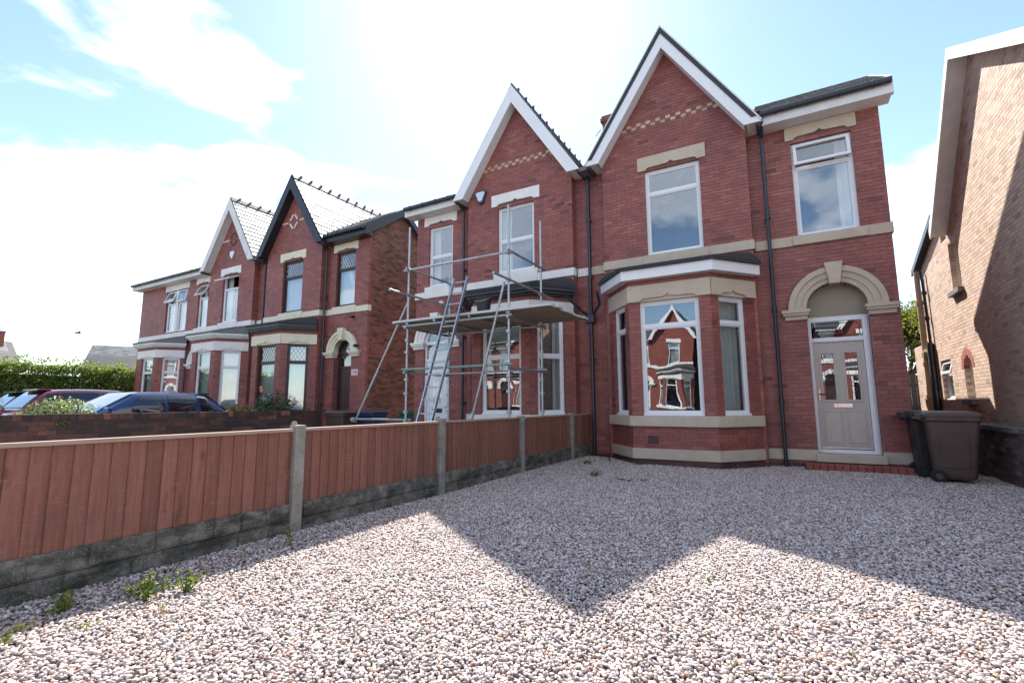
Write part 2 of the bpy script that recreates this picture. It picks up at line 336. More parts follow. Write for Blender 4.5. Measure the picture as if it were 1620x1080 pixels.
# bricks: every wall is laid course by course; the nearest whole bricks become objects of their own
BH, BL = .075, .225
def gaps(a0, a1, holes=(), edge=None):
    def f(z):
        lo, hi = (a0, a1) if edge is None else edge(z)
        iv = [(lo, hi)] if hi-lo > .02 else []
        for h in holes:
            if h[0] == 'arch':
                _, c_, r_, zs = h
                if not (zs <= z < zs+r_): continue
                k = math.sqrt(max(0, r_*r_-(z-zs)**2)); ha, hb = c_-k, c_+k
            else:
                ha, hb, z0, z1 = h
                if not (z0 <= z < z1): continue
            nv = []
            for p, q in iv:
                if hb <= p or ha >= q: nv.append((p, q)); continue
                if ha > p: nv.append((p, ha))
                if hb < q: nv.append((hb, q))
            iv = nv
        return iv
    return f
class Wall:
    def __init__(s): s.br = []; s.back = MB()
    def lay(s, fr, iv, z0, z1, breaks=(), thick=.25, ph=0., brick=True, bd=.1, bl=BL, bh=BH, flip=True):
        zs = sorted(set([z0, z1]+[b_ for b_ in breaks if z0 < b_ < z1])); s.back.m = fr
        cuts = []
        for a, b_ in zip(zs[:-1], zs[1:]):
            if b_-a > .3 and len(breaks) and breaks[-1] == 'fine': pass
            cuts.append((a, b_))
        for a, b_ in cuts:
            for p, q in iv((a+b_)/2): s.back.box(p+.004, q-.004, .006, thick, a, b_)
        if not brick: return
        k = 0; z = z0
        while z < z1-.02:
            h = min(bh, z1-z)
            for p, q in iv(z+h/2):
                x = math.floor((p-ph)/bl)*bl+ph-(bl/2 if (k % 2 and flip) else 0)
                while x < q-.001:
                    a, b_ = max(x, p), min(x+bl, q)
                    if b_-a > .025: s.br.append((fr, a+(.0035 if a > p else 0), b_-(.0035 if b_ < q else 0), z+.0035, z+h-.0035, bd))
                    x += bl
            z += h; k += 1
    def finish(s, parent, mat, mortar, parts=300, name='brick', wallname='wall'):
        sc_ = []
        for i, (fr, a, b_, z0, z1, bd) in enumerate(s.br):
            if z1 < .14 and mat == 'red_brick': continue
            if parts and abs((b_-a)-(BL-.007)) < .0015 and abs(z1-z0-(BH-.007)) < .0015:
                c_ = fr @ Vector(((a+b_)/2, 0, (z0+z1)/2)); q = proj(c_)
                if q and -20 < q[0] < 1640 and -20 < q[1] < 1100:
                    n_ = -(fr.to_3x3() @ Vector((0, 1, 0))); v = (Vector((0, 0, CH))-c_).normalized(); d = n_.dot(v)
                    if d > 0: sc_.append((d/q[2]**2, i))
        sc_.sort(reverse=True); chosen = set(i for _, i in sc_[:parts]); mb = MB(); mb2 = MB(); me = None; off = rootloc(parent)
        for i, (fr, a, b_, z0, z1, bd) in enumerate(s.br):
            pr = -random.random()*.003
            if i in chosen:
                if me is None:
                    t = MB().box(-(BL-.007)/2, (BL-.007)/2, 0, bd, -(BH-.007)/2, (BH-.007)/2); me = bpy.data.meshes.new('brick'); me.from_pydata(t.v, [], t.f); me.materials.append(G(mat))
                o = bpy.data.objects.new(name, me); COL.objects.link(o); o.parent = parent
                o.matrix_local = Matrix.Translation(-off) @ fr @ Matrix.Translation(((a+b_)/2, pr, (z0+z1)/2))
            elif z1 < .14 and mat == 'red_brick': mb2.m = fr; mb2.box(a, b_, pr-.004, bd, z0, z1)
            else:
                mb.m = fr; mb.box(a, b_, pr, bd, z0, z1)
        if mb2.v: mb2.build('base_course', 'plum_brick', parent, fix=False, kind='stuff')
        if mb.v: mb.build('brickwork', mat, parent, fix=False, kind='stuff')
        if s.back.v: s.back.m = Matrix(); s.back.build(wallname, mortar, parent, fix=False)
# ------------------------------------------------------------------ house pieces
def bars(mb, x0, x1, z0, z1, f, y0, y1, trs=()):
    mb.box(x0, x0+f, y0, y1, z0, z1); mb.box(x1-f, x1, y0, y1, z0, z1); mb.box(x0+f, x1-f, y0, y1, z1-f, z1); mb.box(x0+f, x1-f, y0, y1, z0, z0+f)
    for t in trs: mb.box(x0+f, x1-f, y0, y1, t-f/2, t+f/2)
def drape(parent, fr, x0, x1, z0, z1, y, mat, waves=None, amp=.03, name='curtain'):
    n = max(6, int((x1-x0)*60)); wv = waves or (x1-x0)*9; ph = random.random()*6
    mb = MB(fr); vs = []; fs = []
    for i in range(n+1):
        t = i/n; d = y+amp*math.sin(ph+t*wv*6.283)+amp*.4*math.sin(t*wv*11)
        for z in (z0, z1): vs.append((x0+(x1-x0)*t, d*1.0+(.02 if z == z0 else 0), z))
    for i in range(n): fs.append((2*i, 2*i+2, 2*i+3, 2*i+1))
    mb.add(vs, fs); return mb.build(name, mat, parent, smooth=True, fix=False)
def lattice(mb, x0, x1, z0, z1, y, st=.13, th=.011):
    for sg in (1, -1):
        k = 1.55*sg; L_ = (x1-x0)+(z1-z0)/1.55; c = x0-(z1-z0)/1.55-.2
        c0 = c
        while c0 < x1+(z1-z0)/1.55+.2:
            pts = []
            for z in (z0, z1): pts.append((c0+(z-z0)/k if sg > 0 else c0+(z-z1)/k+0, z))
            (xa, za), (xb, zb) = pts
            ok = True
            if xa > xb: xa, za, xb, zb = xb, zb, xa, za
            if xb < x0 or xa > x1: ok = False
            if ok:
                if xa < x0: za = za+(zb-za)*(x0-xa)/(xb-xa); xa = x0
                if xb > x1: zb = za+(zb-za)*(x1-xa)/(xb-xa); xb = x1
                if xb-xa > .01:
                    mb.hexa([(xa-th/2, y, za), (xb-th/2, y, zb), (xb-th/2, y+.006, zb), (xa-th/2, y+.006, za)], [(xa+th/2, y, za), (xb+th/2, y, zb), (xb+th/2, y+.006, zb), (xa+th/2, y+.006, za)])
            c0 += st
def window(parent, fr, w, h, frm='white_plastic', top=.5, opening=0., lead=False, curtain=None, cmat='curtain_white', sb=.07, glass='glass', f=.06, sill=True, marks=None, lowcurtain=None):
    mb = MB(fr); x0, x1 = -w/2, w/2; y0, y1 = sb, sb+.07
    tz = h-top if top else None
    bars(mb, x0, x1, 0, h, f, y0, y1, (tz,) if top else ())
    if sill: mb.box(x0+.003, x1-.003, y0-.045, y0, -.012, .03)
    i = f+.0
    if not (top and opening): pass
    lights = [(f, (tz-f/2) if top else h-f)] + ([(tz+f/2, h-f)] if top else [])
    for k, (a, b_) in enumerate(lights):
        if k == 1 and opening: continue
        bars(mb, x0+f, x1-f, a, b_, .028, y0+.016, y1-.004)
    wo = mb.build('window', frm, parent, fix=False)
    for k, (a, b_) in enumerate(lights):
        if k == 1 and opening:
            hinge = fr @ Matrix.Translation((0, y0, b_)) @ Matrix.Rotation(-opening, 4, 'X')
            m2 = MB(hinge); bars(m2, x0+f*.6, x1-f*.6, -(b_-a)-.02, .015, .055, -.045, .005); m2.build('opening_light', frm, wo, fix=False)
            m3 = MB(hinge); m3.box(x0+f*.6+.055, x1-f*.6-.055, -.024, -.018, -(b_-a)+.035, -.04); m3.build('pane', glass, wo, fix=False)
            continue
        m2 = MB(fr); m2.box(x0+f+.02, x1-f-.02, y0+.03, y0+.036, a+.02, b_-.02); m2.build('pane', glass, wo, fix=False)
        if lead and k == 1:
            m3 = MB(fr); lattice(m3, x0+f+.028, x1-f-.028, a+.028, b_-.028, y0+.019); m3.build('leading', 'weathered_white' if lead == 2 else 'black_paint', wo, fix=False)
    yc = y1+.12
    if curtain in ('sides', 'left', 'right'):
        cw = w*.24
        if curtain != 'right': drape(wo, fr, x0+.02, x0+.02+cw, .02, h-.02, yc, cmat)
        if curtain != 'left': drape(wo, fr, x1-.02-cw, x1-.02, .02, h-.02, yc, cmat)
    elif curtain == 'full': drape(wo, fr, x0+.02, x1-.02, .02, h-.02, yc, cmat, amp=.02)
    elif curtain == 'blind': MB(fr).box(x0+.03, x1-.03, yc-.05, yc-.045, .02, h-.03).build('blind', cmat, wo, fix=False)
    elif curtain == 'lowblind': MB(fr).box(x0+.03, x1-.03, yc-.05, yc-.045, .02, (tz or h)-.03).build('blind', cmat, wo, fix=False)
    elif curtain == 'topblind': MB(fr).box(x0+.03, x1-.03, yc-.05, yc-.045, h*.74, h-.03).build('blind', cmat, wo, fix=False)
    return wo
def notched(fr, x0, x1, c, k, z0, z1, y0, y1):
    p = [(x0, z0), (c-k, z0), (c-k+.02, z0+.035), (c-k+.07, z0+.055), (c-.09, z0+.065), (c-.03, z0+.09), (c, z0+.125), (c+.03, z0+.09), (c+.09, z0+.065), (c+k-.07, z0+.055), (c+k-.02, z0+.035), (c+k, z0), (x1, z0), (x1, z1), (x0, z1)]
    return MB(fr).prism(p, y0, y1)
def lintel(parent, fr, w, z0, z1, mat, ogee=True, proud=.015):
    if not ogee: return MB(fr).box(-w/2, w/2, -proud, .14, z0, z1).build('lintel', mat, parent, fix=False, bevel=.006)
    o = notched(fr, -w/2, w/2, 0, w*.38, z0, z1, -proud-.025, .03).build('lintel', mat, parent)
    MB(fr).box(-w*.42, w*.42, .031, .14, z0+.001, z1-.02).build('lintel_core', mat, o, fix=False); return o
def arch(parent, fr, cx_, zs, r0, r1, mat, name='arch'):
    mb = MB(fr)
    for a, b_, pr in ((r0, r0+.09, .035), (r0+.09, r0+.20, .06), (r0+.20, r1, .095)):
        rings = [[(cx_+r_*math.cos(t), y, zs+r_*math.sin(t)) for r_, y in ((a, -pr), (b_, -pr), (b_, .16), (a, .16))] for t in [math.pi*i/28 for i in range(29)]]
        mb.loft(rings)
    o = mb.build(name, mat, parent)
    k = [(cx_-.085, zs+r0-.05), (cx_+.085, zs+r0-.05), (cx_+.15, zs+r1+.07), (cx_-.15, zs+r1+.07)]
    MB(fr).prism(k, -.16, .1).build('keystone', mat, parent, bevel=.012); return o
def capital(parent, fr, xa, xb, z, mat):
    mb = MB(fr)
    for a, b_, pr, e in ((0, .06, .14, .05), (.06, .11, .11, .03), (.11, .19, .06, .0)): mb.box(xa-e, xb+e, -pr, .12, z-b_, z-a-.001)
    return mb.build('capital', mat, parent, fix=False)
def offset(pl, d):
    out_ = []; n = len(pl)
    for i in range(n):
        ns = []
        if i > 0: e = (Vector(pl[i])-Vector(pl[i-1])).normalized(); ns.append(Vector((e.y, -e.x)))
        if i < n-1: e = (Vector(pl[i+1])-Vector(pl[i])).normalized(); ns.append(Vector((e.y, -e.x)))
        m_ = sum(ns, Vector((0, 0))); m_.normalize(); out_.append(Vector(pl[i])+m_*d/max(.5, m_.dot(ns[0])))
    return out_
def band(pl, d0, d1, z0, z1, name, mat, parent, **k):
    a = offset(pl, d0); b_ = offset(pl, d1); mb = MB()
    for i in range(len(pl)-1):
        p, q, r_, s_ = a[i], a[i+1], b_[i+1], b_[i]
        mb.hexa([(p.x, p.y, z0), (q.x, q.y, z0), (r_.x, r_.y, z0), (s_.x, s_.y, z0)], [(p.x, p.y, z1), (q.x, q.y, z1), (r_.x, r_.y, z1), (s_.x, s_.y, z1)])
    return mb.build(name, mat, parent, **k)
def bay(root, wall, cx_, Yb, P, B=1.5, A=.8, pr=.85):
    pl = [(cx_-B, Yb), (cx_-A, Yb-pr), (cx_+A, Yb-pr), (cx_+B, Yb)]
    zw0, zw1 = .98, 3.28; flat = P.get('flat')
    for i in range(3):
        p, q = Vector((*pl[i], 0)), Vector((*pl[i+1], 0)); u = (q-p).normalized(); ln = (q-p).length; fr = frame(p, u)
        ww = P['bayw'][1] if i == 1 else P['bayw'][0]; c = ln/2 + (0 if i == 1 else (.02 if i == 0 else -.02))
        hs = [(c-ww/2, c+ww/2, zw0-.02, zw1+.02)]
        hb = hs+[(-1, 9, .13, .33), (-1, 9, .76, .99), (-1, 9, 3.28, 3.62)]
        wall.lay(fr, gaps(0, ln, hs), 0, 3.8, (zw0-.02, zw1+.02), thick=.22, brick=False)
        if not flat:
            for a, b_ in ((0, .13), (.33, .76), (.98, 3.28), (3.62, 3.77)):
                keep = len(wall.br); bb = wall.back; wall.back = MB(); wall.lay(fr, gaps(0, ln, hs), a, b_); wall.back = bb
        k = P.get('baywin', [{}, {}, {}])[i]
        kk = dict(frm=P['frm'], top=.52, glass=P.get('bayglass', 'glass')); kk.update(k)
        window(root, fr @ Matrix.Translation((c, 0, zw0)), ww, zw1-zw0, **kk)
        if i and not flat:
            notched(fr, -.01, ln+.01, c, ww*.47, 3.281, 3.619, -.055, -.008).build('lintel_moulding', P['stone'], root)
    band(pl, .035, -.1, .13, .30, 'plinth', P['stone'], root); band(pl, .02, -.1, .299, .33, 'plinth_weathering', P['stone'], root)
    band(pl, .075, -.12, .76, .965, 'bay_sill', P['stone'], root, bevel=.01)
    band(pl, .012, -.2, 3.28, 3.62, 'bay_lintel', P['stone'], root)
    if P['cornice'] == 'fascia':
        band(pl, .19, -.15, 3.725, 3.925, 'bay_fascia', 'white_plastic', root); zr = 3.925; ov = .24
    else:
        for j, (d, a, b_) in enumerate(((.10, 3.74, 3.78), (.17, 3.78, 3.84), (.23, 3.84, 3.92))): band(pl, d, -.15, a, b_-.001, 'bay_cornice', P['cornmat'], root)
        zr = 3.92; ov = .25
    o = offset(pl, ov); top = [(cx_-B, Yb), (cx_-A*.9, Yb), (cx_+A*.9, Yb), (cx_+B, Yb)]
    z2 = 4.24
    mb = MB(); r0 = [(p.x, min(p.y, Yb+.1), zr) for p in o]; r1 = [(p.x, min(p.y, Yb+.1), zr+.075) for p in o]; r2 = [(p[0], p[1]-.02, z2) for p in top]
    mb.add(r0+r1+r2, [(0, 1, 5, 4), (1, 2, 6, 5), (2, 3, 7, 6), (4, 5, 9, 8), (5, 6, 10, 9), (6, 7, 11, 10), (0, 4, 8), (3, 11, 7), (3, 2, 1, 0), (0, 8, 9, 10, 11, 3)])
    mb.build('bay_roof', P.get('bayroof', 'roof_felt'), root)
    # floor slab behind the window board
    return pl
def slates(parent, p0, along, down, n_along, n_down, singles, dims=(.31, .245), left=300, name='slate'):
    along = Vector(along).normalized(); down = Vector(down).normalized(); nrm = along.cross(down); nrm = nrm if nrm.z > 0 else -nrm
    w_, h_ = dims; off = rootloc(parent); me = None; mb = MB()
    half = None
    def box_of(hw): return MB().box(-hw+.004, hw-.004, -h_*.62, h_*.62, -.006, .006)
    def mesh_of(hw):
        t = box_of(hw); q = bpy.data.meshes.new('slate'); q.from_pydata(t.v, [], t.f); q.materials.append(G('slate')); return q
    for j in range(n_down):
        for i in range(n_along+(j % 2)):
            hw = w_/2; ctr = (i+.5)*w_
            if j % 2: ctr = i*w_; 
            if j % 2 and i in (0, n_along): hw = w_/4; ctr += w_/4 if i == 0 else -w_/4
            q = Vector(p0)+along*ctr+down*(j*h_+h_*.62)+nrm*(.028+random.random()*.003)
            d = (down+nrm*.05).normalized(); n2_ = along.cross(d); n2_ = n2_ if n2_.z > 0 else -n2_
            a2 = along+d*random.uniform(-.012, .012)
            Mx = Matrix(((a2.x, d.x, n2_.x, q.x), (a2.y, d.y, n2_.y, q.y), (a2.z, d.z, n2_.z, q.z), (0, 0, 0, 1)))
            if singles and left > 0:
                if me is None: me, half = mesh_of(w_/2), mesh_of(w_/4)
                o = bpy.data.objects.new(name, me if hw > w_*.4 else half); COL.objects.link(o); o.parent = parent; o.matrix_local = Matrix.Translation(-off) @ Mx; left -= 1
            else: mb.m = Mx; mb.box(-hw+.004, hw-.004, -h_*.62, h_*.62, -.006, .006)
    if mb.v: mb.m = Matrix(); mb.build('slating', 'slate', parent, fix=False, kind='stuff')
GK = 2.79/1.83
def downpipe(root, x, y, z1, z0=0., r=.036, swan=.0, sy=0., collars=(1.2, 3.0, 4.9), name='downpipe', mat='black_pipe'):
    mb = MB(); mb.path([(x+swan, y-sy, z1+.25), (x+swan, y-sy, z1+.12), (x, y, z1-.08), (x, y, z0)], r, 12)
    for z in collars: mb.tube((x, y, z), (x, y, z+.09), r+.012, 12); mb.box(x-.06, x+.06, y+.0, y+.09, z+.03, z+.06)
    return mb.build(name, mat, root)
def house(name, label, gx, s, YG, YR, outer, inner, P, cat='house', group=None):
    root = thing(name, (gx, YR, 0), label, cat, group); X = lambda lx: gx+s*lx; W = Wall(); flat = P.get('flat'); st = P['stone']
    D = 4.6; bk = not flat
    # gable front
    g = P['gwin']; gw, gz0, gz1 = g['w'], g['z0'], g['z1']; gc = g.get('c', 0)
    frg = frame((gx, YG, 0), (1, 0, 0)); edge = lambda z: (-min(1.56, (9.5-z)/GK), min(1.56, (9.5-z)/GK))
    hw = (gc-gw/2, gc+gw/2, gz0, gz1); lw = g.get('lw', gw+.28)
    open_ = [hw, (-1.3, 1.3, 0, 3.78)]; stone_ = [(gc-lw/2, gc+lw/2, 6.51, 6.83), (-2, 2, 4.3, 4.5)]
    if P.get('deco') == 'checker': stone_ += [(-1.06, 1.06, 7.575, 7.725)]
    br = [gz0, gz1, 3.78]+[7.0+.1*i for i in range(25)]
    W.lay(frg, gaps(-1.56, 1.56, open_, edge), 0, 9.45, br, brick=False)
    if bk:
        bb = W.back; W.back = MB(); W.lay(frg, gaps(-1.56, 1.56, open_+stone_, edge), 0, 9.45, ()); W.back = bb
    for sg in (-1, 1):                                   # returns of the projecting gable bay
        d = YR-YG; fr = frame((gx+sg*1.56, YG, 0), (0, sg, 0)); a, b_ = (.1, d) if sg > 0 else (-d, -.1)
        W.lay(fr, gaps(a, b_, [(-1, 1, 4.3, 4.5)] if 0 else ()), 0, 6.95, (), thick=.2, brick=bk)
    # door wing front
    xa, xb = sorted((X(1.56), X(outer))); fr0 = frame((0, YR, 0), (1, 0, 0))
    r_ = P['rwin']; rc, rw, rz0, rz1 = X(r_['c']), r_['w'], r_['z0'], r_['z1']; rlw = r_.get('lw', rw+.2)
    dc, dr = X(P['door']['c']), P['door']['r']; ro = dr+.30
    open_ = [(rc-rw/2, rc+rw/2, rz0, rz1), (dc-dr, dc+dr, 0, 3.0), ('arch', dc, dr, 3.0)]
    stone_ = [(rc-rlw/2, rc+rlw/2, 6.51, 6.79), (-99, 99, 4.3, 4.5), (-99, 99, .13, .33), ('arch', dc, ro-.03, 3.0)]
    for e in P.get('extra', []):
        if e['kind'] == 'win': c = X(e['c']); open_.append((c-e['w']/2, c+e['w']/2, e['z0'], e['z1'])); stone_.append((c-e['w']/2-.12, c+e['w']/2+.12, 6.51, 6.79))
        if e['kind'] == 'bay': c = X(e['c']); open_.append((c-1.3, c+1.3, 0, 3.78))
    br = [rz0, rz1, 3.78]+[3.0+.03*i for i in range(int(dr/.03)+2)]
    for e in P.get('extra', []):
        if e['kind'] == 'win': br += [e['z0'], e['z1']]
    W.lay(fr0, gaps(xa, xb, open_), 0, 7.0, br, brick=False)
    if bk:
        bb = W.back; W.back = MB(); W.lay(fr0, gaps(xa, xb, open_+stone_), 0, 7.0, ()); W.back = bb
    if inner is not None:
        ia, ib = sorted((X(-1.56), inner)); W.lay(fr0, gaps(ia, ib), 0, 4.3, (), brick=bk); W.lay(fr0, gaps(ia, ib), 4.5, 6.9, (), brick=bk)
    # bays
    Pb = dict(P); bay(root, W, gx, YG, Pb)
    for e in P.get('extra', []):
        if e['kind'] == 'bay': bay(root, W, X(e['c']), YR, {**P, **e})
        else:
            c = X(e['c']); fr = frame((c, YR, 0), (1, 0, 0)); lintel(root, fr, e['w']+.24, 6.51, 6.79, st, False)
            for dx in (-1, 1): window(root, fr @ Matrix.Translation((dx*(e['w']/4+.02), 0, rz0)), e['w']/2-.12, rz1-rz0, frm=P['frm'], top=.6, opening=(.35 if dx < 0 else .2), curtain='full', cmat='curtain_net')
            MB(fr).box(-.1, .1, .02, .2, rz0, rz1).build('mullion', st, root, fix=False)
    mort = P.get('mortar', 'mortar_dark')
    if flat: W.finish(root, 'red_brick', 'flat_red_brick', 0)
    else: W.finish(root, P['brick'], mort, P.get('parts', 0))
    # stone dressings
    for (a, b_, y) in ((gx-1.56-.03, gx+1.56+.03, YG),) + ((min(X(1.59), X(outer)+s*.03), max(X(1.59), X(outer)+s*.03), YR),) + (((min(X(-1.59), inner), max(X(-1.59), inner), YR),) if inner is not None else ()):
        fr = frame((0, y, 0), (1, 0, 0)); mb = MB(fr); mb.box(a, b_, -.03, .14, 4.3, 4.5); mb.build('string_course', st, root, fix=False, bevel=.008)
    lintel(root, frg @ Matrix.Translation((gc, 0, 0)), lw, 6.51, 6.83, st, not flat)
    lintel(root, fr0 @ Matrix.Translation((rc, 0, 0)), rlw, 6.51, 6.79, st, not flat)
    for fr, c, w_, z in ((frg, gc, gw, gz0), (fr0, rc, rw, rz0)):
        MB(fr).box(c-w_/2-.1, c+w_/2+.1, -.06, .14, 4.302, z-.004).build('sill', st, root, fix=False, bevel=.008)
    window(root, frg @ Matrix.Translation((gc, 0, gz0)), gw, gz1-gz0, frm=P['frm'], **g.get('k', {}))
    window(root, fr0 @ Matrix.Translation((rc, 0, rz0)), rw, rz1-rz0, frm=P['frm'], **r_.get('k', {}))
    for (a, b_) in ((xa, dc-dr), (dc+dr, xb)):
        if b_-a > .05: MB(fr0).box(a-.0, b_+(.0), -.035, .12, .13, .33).build('plinth', st, root, fix=False, bevel=.008)
    arch(root, fr0, dc, 3.0, dr, ro, st)
    for a, b_ in ((dc-dr-.37, dc-dr+.01), (dc+dr-.01, min(dc+dr+.40, xb+.02) if s > 0 else dc+dr+.37)): capital(root, fr0, a, b_, 3.0, st)
    # side, back and party walls close the rooms off
    xo = X(outer); sm = P.get('sidemat', 'flat_red_brick')
    prof = [(YR+.1, 0), (YR+.1, 7.0), (YR+1.5, P.get('wz', 8.3)-.16), (YR+D, 5.75), (YR+D, 0)]
    if P.get('sidebricks'):
        W2 = Wall(); fr = frame((xo, YR, 0), (0, 1, 0)) if s > 0 else frame((xo, YR, 0), (0, -1, 0))
        ed = lambda z: (.1+max(0, (z-7.0)/.857), D-max(0, (z-5.85)/.758))
        W2.lay(fr, gaps(.1, D, (), ed), 0, 8.15, [5.85+.1*i for i in range(24)], thick=.22); W2.finish(root, 'rustic_brick', 'mortar_grey', 0, wallname='side_wall')
    else: MB().prism(prof, xo-s*.24, xo-s*.001, 'x').build('side_wall', sm, root)
    MB().box(gx-1.56, gx+1.56, YG+5.0, YG+5.25, 0, 6.9).build('rear_wall', sm, root)
    MB().prism([(gx-1.56, 6.9), (gx+1.56, 6.9), (gx, 9.4)], YG+5.0, YG+5.25).build('rear_gable', sm, root)
    MB().box(xa if s > 0 else xa+.24, xb-.24 if s > 0 else xb, YR+D-.25, YR+D, 0, 5.8).build('rear_wing_wall', sm, root)
    if inner is not None: MB().box(inner-.1*0, inner+s*.2, YR+.26, YG+5.0, 0, 6.8).build('party_wall', 'room_dark', root, fix=False)
    MB().box(min(gx-1.5, xa), max(gx+1.5, xb-.3), YR+2.6, YR+2.7, 0, 6.8).build('room_wall', 'room_dark', root, fix=False)
    MB().box(min(gx-1.5, xa+.3), max(gx+1.5, xb-.3), YR+.27, YR+2.6, 3.82, 3.95).build('upper_floor', 'room_dark', root, fix=False)
    # gable roof
    yf, yb = YG-.27, YG+5.3
    for sg in (-1, 1):
        z0 = 9.67; a1 = 1.87
        mb = MB(); mb.prism([(gx, z0), (gx+sg*a1, z0-GK*a1), (gx+sg*(a1-.05), z0-GK*a1-.06), (gx, z0-.14)], yf, yb); mb.build('roof_slope', 'slate_sheet', root)
        bm_ = P['barge']
        MB().prism([(gx, 9.71), (gx+sg*1.889, 6.83), (gx+sg*1.56, 6.83), (gx, 9.2)], yf-.045, yf).build('bargeboard', bm_, root, bevel=.006)
        if P.get('verge'):
            MB().prism([(gx, 9.695), (gx+sg*1.80, 9.695-GK*1.80), (gx+sg*1.71, 9.695-GK*1.80), (gx, 9.55)], yf-.062, yf-.043).build('verge_trim', 'black_paint', root)
            MB().prism([(gx, 9.75), (gx+sg*1.9, 9.75-GK*1.9), (gx+sg*1.87, 9.75-GK*1.9), (gx, 9.70)], yf-.07, yf+.1).build('verge_cap', 'weathered_white', root)
        MB().prism([(gx, 9.25), (gx+sg*1.58, 6.835), (gx+sg*1.60, 6.835), (gx, 9.28)], yf, YG+.02).build('soffit', bm_, root)
        MB().box(gx+sg*1.55, gx+sg*1.87, yf, YR+.02, 6.835, 6.86).build('eave_soffit', P.get('eavemat', bm_), root, fix=False)
        vis = P.get('slates')
        n = 17; ly = yb-yf
        dn = Vector((sg*1.83, 0, -2.79))
        if vis: slates(root, (gx+sg*.02, yf, z0), (0, 1, 0), dn, n, 13, vis == sg or vis == 2, left=300)
    if P.get('slates'):
        nr = 12
        for i in range(nr):
            y0 = yf+i*.455; mb = MB(); q = .45
            mb.prism([(gx, 9.79), (gx+.13, 9.60), (gx+.11, 9.585), (gx, 9.75), (gx-.11, 9.585), (gx-.13, 9.60)], y0, y0+q-.004)
            mb.prism([(y0+q-.10, 9.77), (y0+q-.02, 9.77), (y0+q-.0, 9.90), (y0+q-.04, 9.84), (y0+q-.09, 9.86)], gx-.015, gx+.015, 'x'); mb.build('ridge_tile', 'slate_sheet', root)
    # wing roof, eaves, gutter
    ye = YR-.38; x2 = X(outer)+s*.16; x1 = X(1.6); wz = P.get('wz', 8.3)
    pr = [(ye, 7.10), (YR+1.5, wz), (YR+D+.25, 5.78), (YR+D+.25, 5.68), (YR+1.5, wz-.12), (ye, 6.99)]
    MB().prism(pr, min(x1, x2), max(x1, x2), 'x').build('wing_roof', 'slate_sheet', root)
    if P.get('slates') or P.get('verge'):
        dn = Vector((0, -(1.88), 7.1-wz)); n = int(abs(x2-X(1.75))/.31); slates(root, (min(X(1.75), x2), YR+1.5, wz), (1, 0, 0), dn, n, int(math.hypot(1.88, wz-7.1)/.245)+0, False)
    em = P.get('eavemat', P['barge']); xs = sorted((X(1.87), x2))
    MB().box(xs[0], xs[1], ye-.0, ye+.025, 6.80, 6.99).build('fascia', em, root, fix=False)
    MB().box(xs[0], xs[1], ye+.025, YR+.01, 6.80, 6.825).build('wing_soffit', em, root, fix=False)
    mb = MB(); mb.tube((xs[0]-.0, ye-.06, 7.02), (xs[1], ye-.06, 7.02), .062, 14)
    for i in range(4): x = xs[0]+(xs[1]-xs[0])*(i+.5)/4; mb.tube((x-.02, ye-.06, 7.02), (x+.02, ye-.06, 7.02), .072, 14)
    mb.build('gutter', 'black_pipe', root)
    vp = [(ye, 7.13), (YR+1.5, wz+.03), (YR+D+.25, 5.81), (YR+D+.25, 5.60), (YR+1.5, wz-.24), (ye+.1, 6.80), (ye, 6.80)]
    MB().prism(vp, x2, x2+s*.03, 'x').build('verge_board', P.get('vergemat', em), root)
    return root, W, X, fr0, frg
# ------------------------------------------------------------------ ground
def sheet(name, mat, x0, x1, y0, y1, z, kind='structure'):
    return tag(MB().add([(x0, y0, z), (x1, y0, z), (x1, y1, z), (x0, y1, z)], [(0, 1, 2, 3)]).build(name, mat, fix=False), kind=kind)
sheet('ground', 'ground_soil', -600, 600, -600, 600, -.16)
tag(MB().box(-4.0, 2.82, -5.0, 16, -.15, -.022).build('driveway', 'drive_bed', fix=False), kind='structure')
tag(MB().box(-10.2, -4.2, -5.0, 16, -.15, 0).build('paved_yard', 'paving', fix=False), kind='structure')
tag(MB().box(-28.2, -10.42, -5.0, 16, -.15, 0).build('paved_forecourt', 'paving', fix=False), kind='structure')
tag(MB().box(2.98, 9.5, -5.0, 19, -.15, 0).build('side_path', 'paving', fix=False), kind='structure')
tag(MB().box(-60, 60, -7.4, -5.02, -.15, -.004).build('pavement', 'paving', fix=False), kind='structure')
tag(MB().box(-60, 60, -7.55, -7.41, -.15, -.002).build('kerb', 'kerb_stone', fix=False), kind='structure')
sheet('road', 'asphalt', -90, 90, -15.5, -7.55, -.12)
mb = MB()
for i in range(-12, 12): mb.add([(i*6, -11.6, -.115), (i*6+3, -11.6, -.115), (i*6+3, -11.5, -.115), (i*6, -11.5, -.115)], [(0, 1, 2, 3)])
tag(mb.build('road_marking', 'road_paint', fix=False), kind='structure')
tag(MB().box(-60, 60, -24, -15.5, -.15, 0).build('far_pavement', 'paving', fix=False), kind='structure')

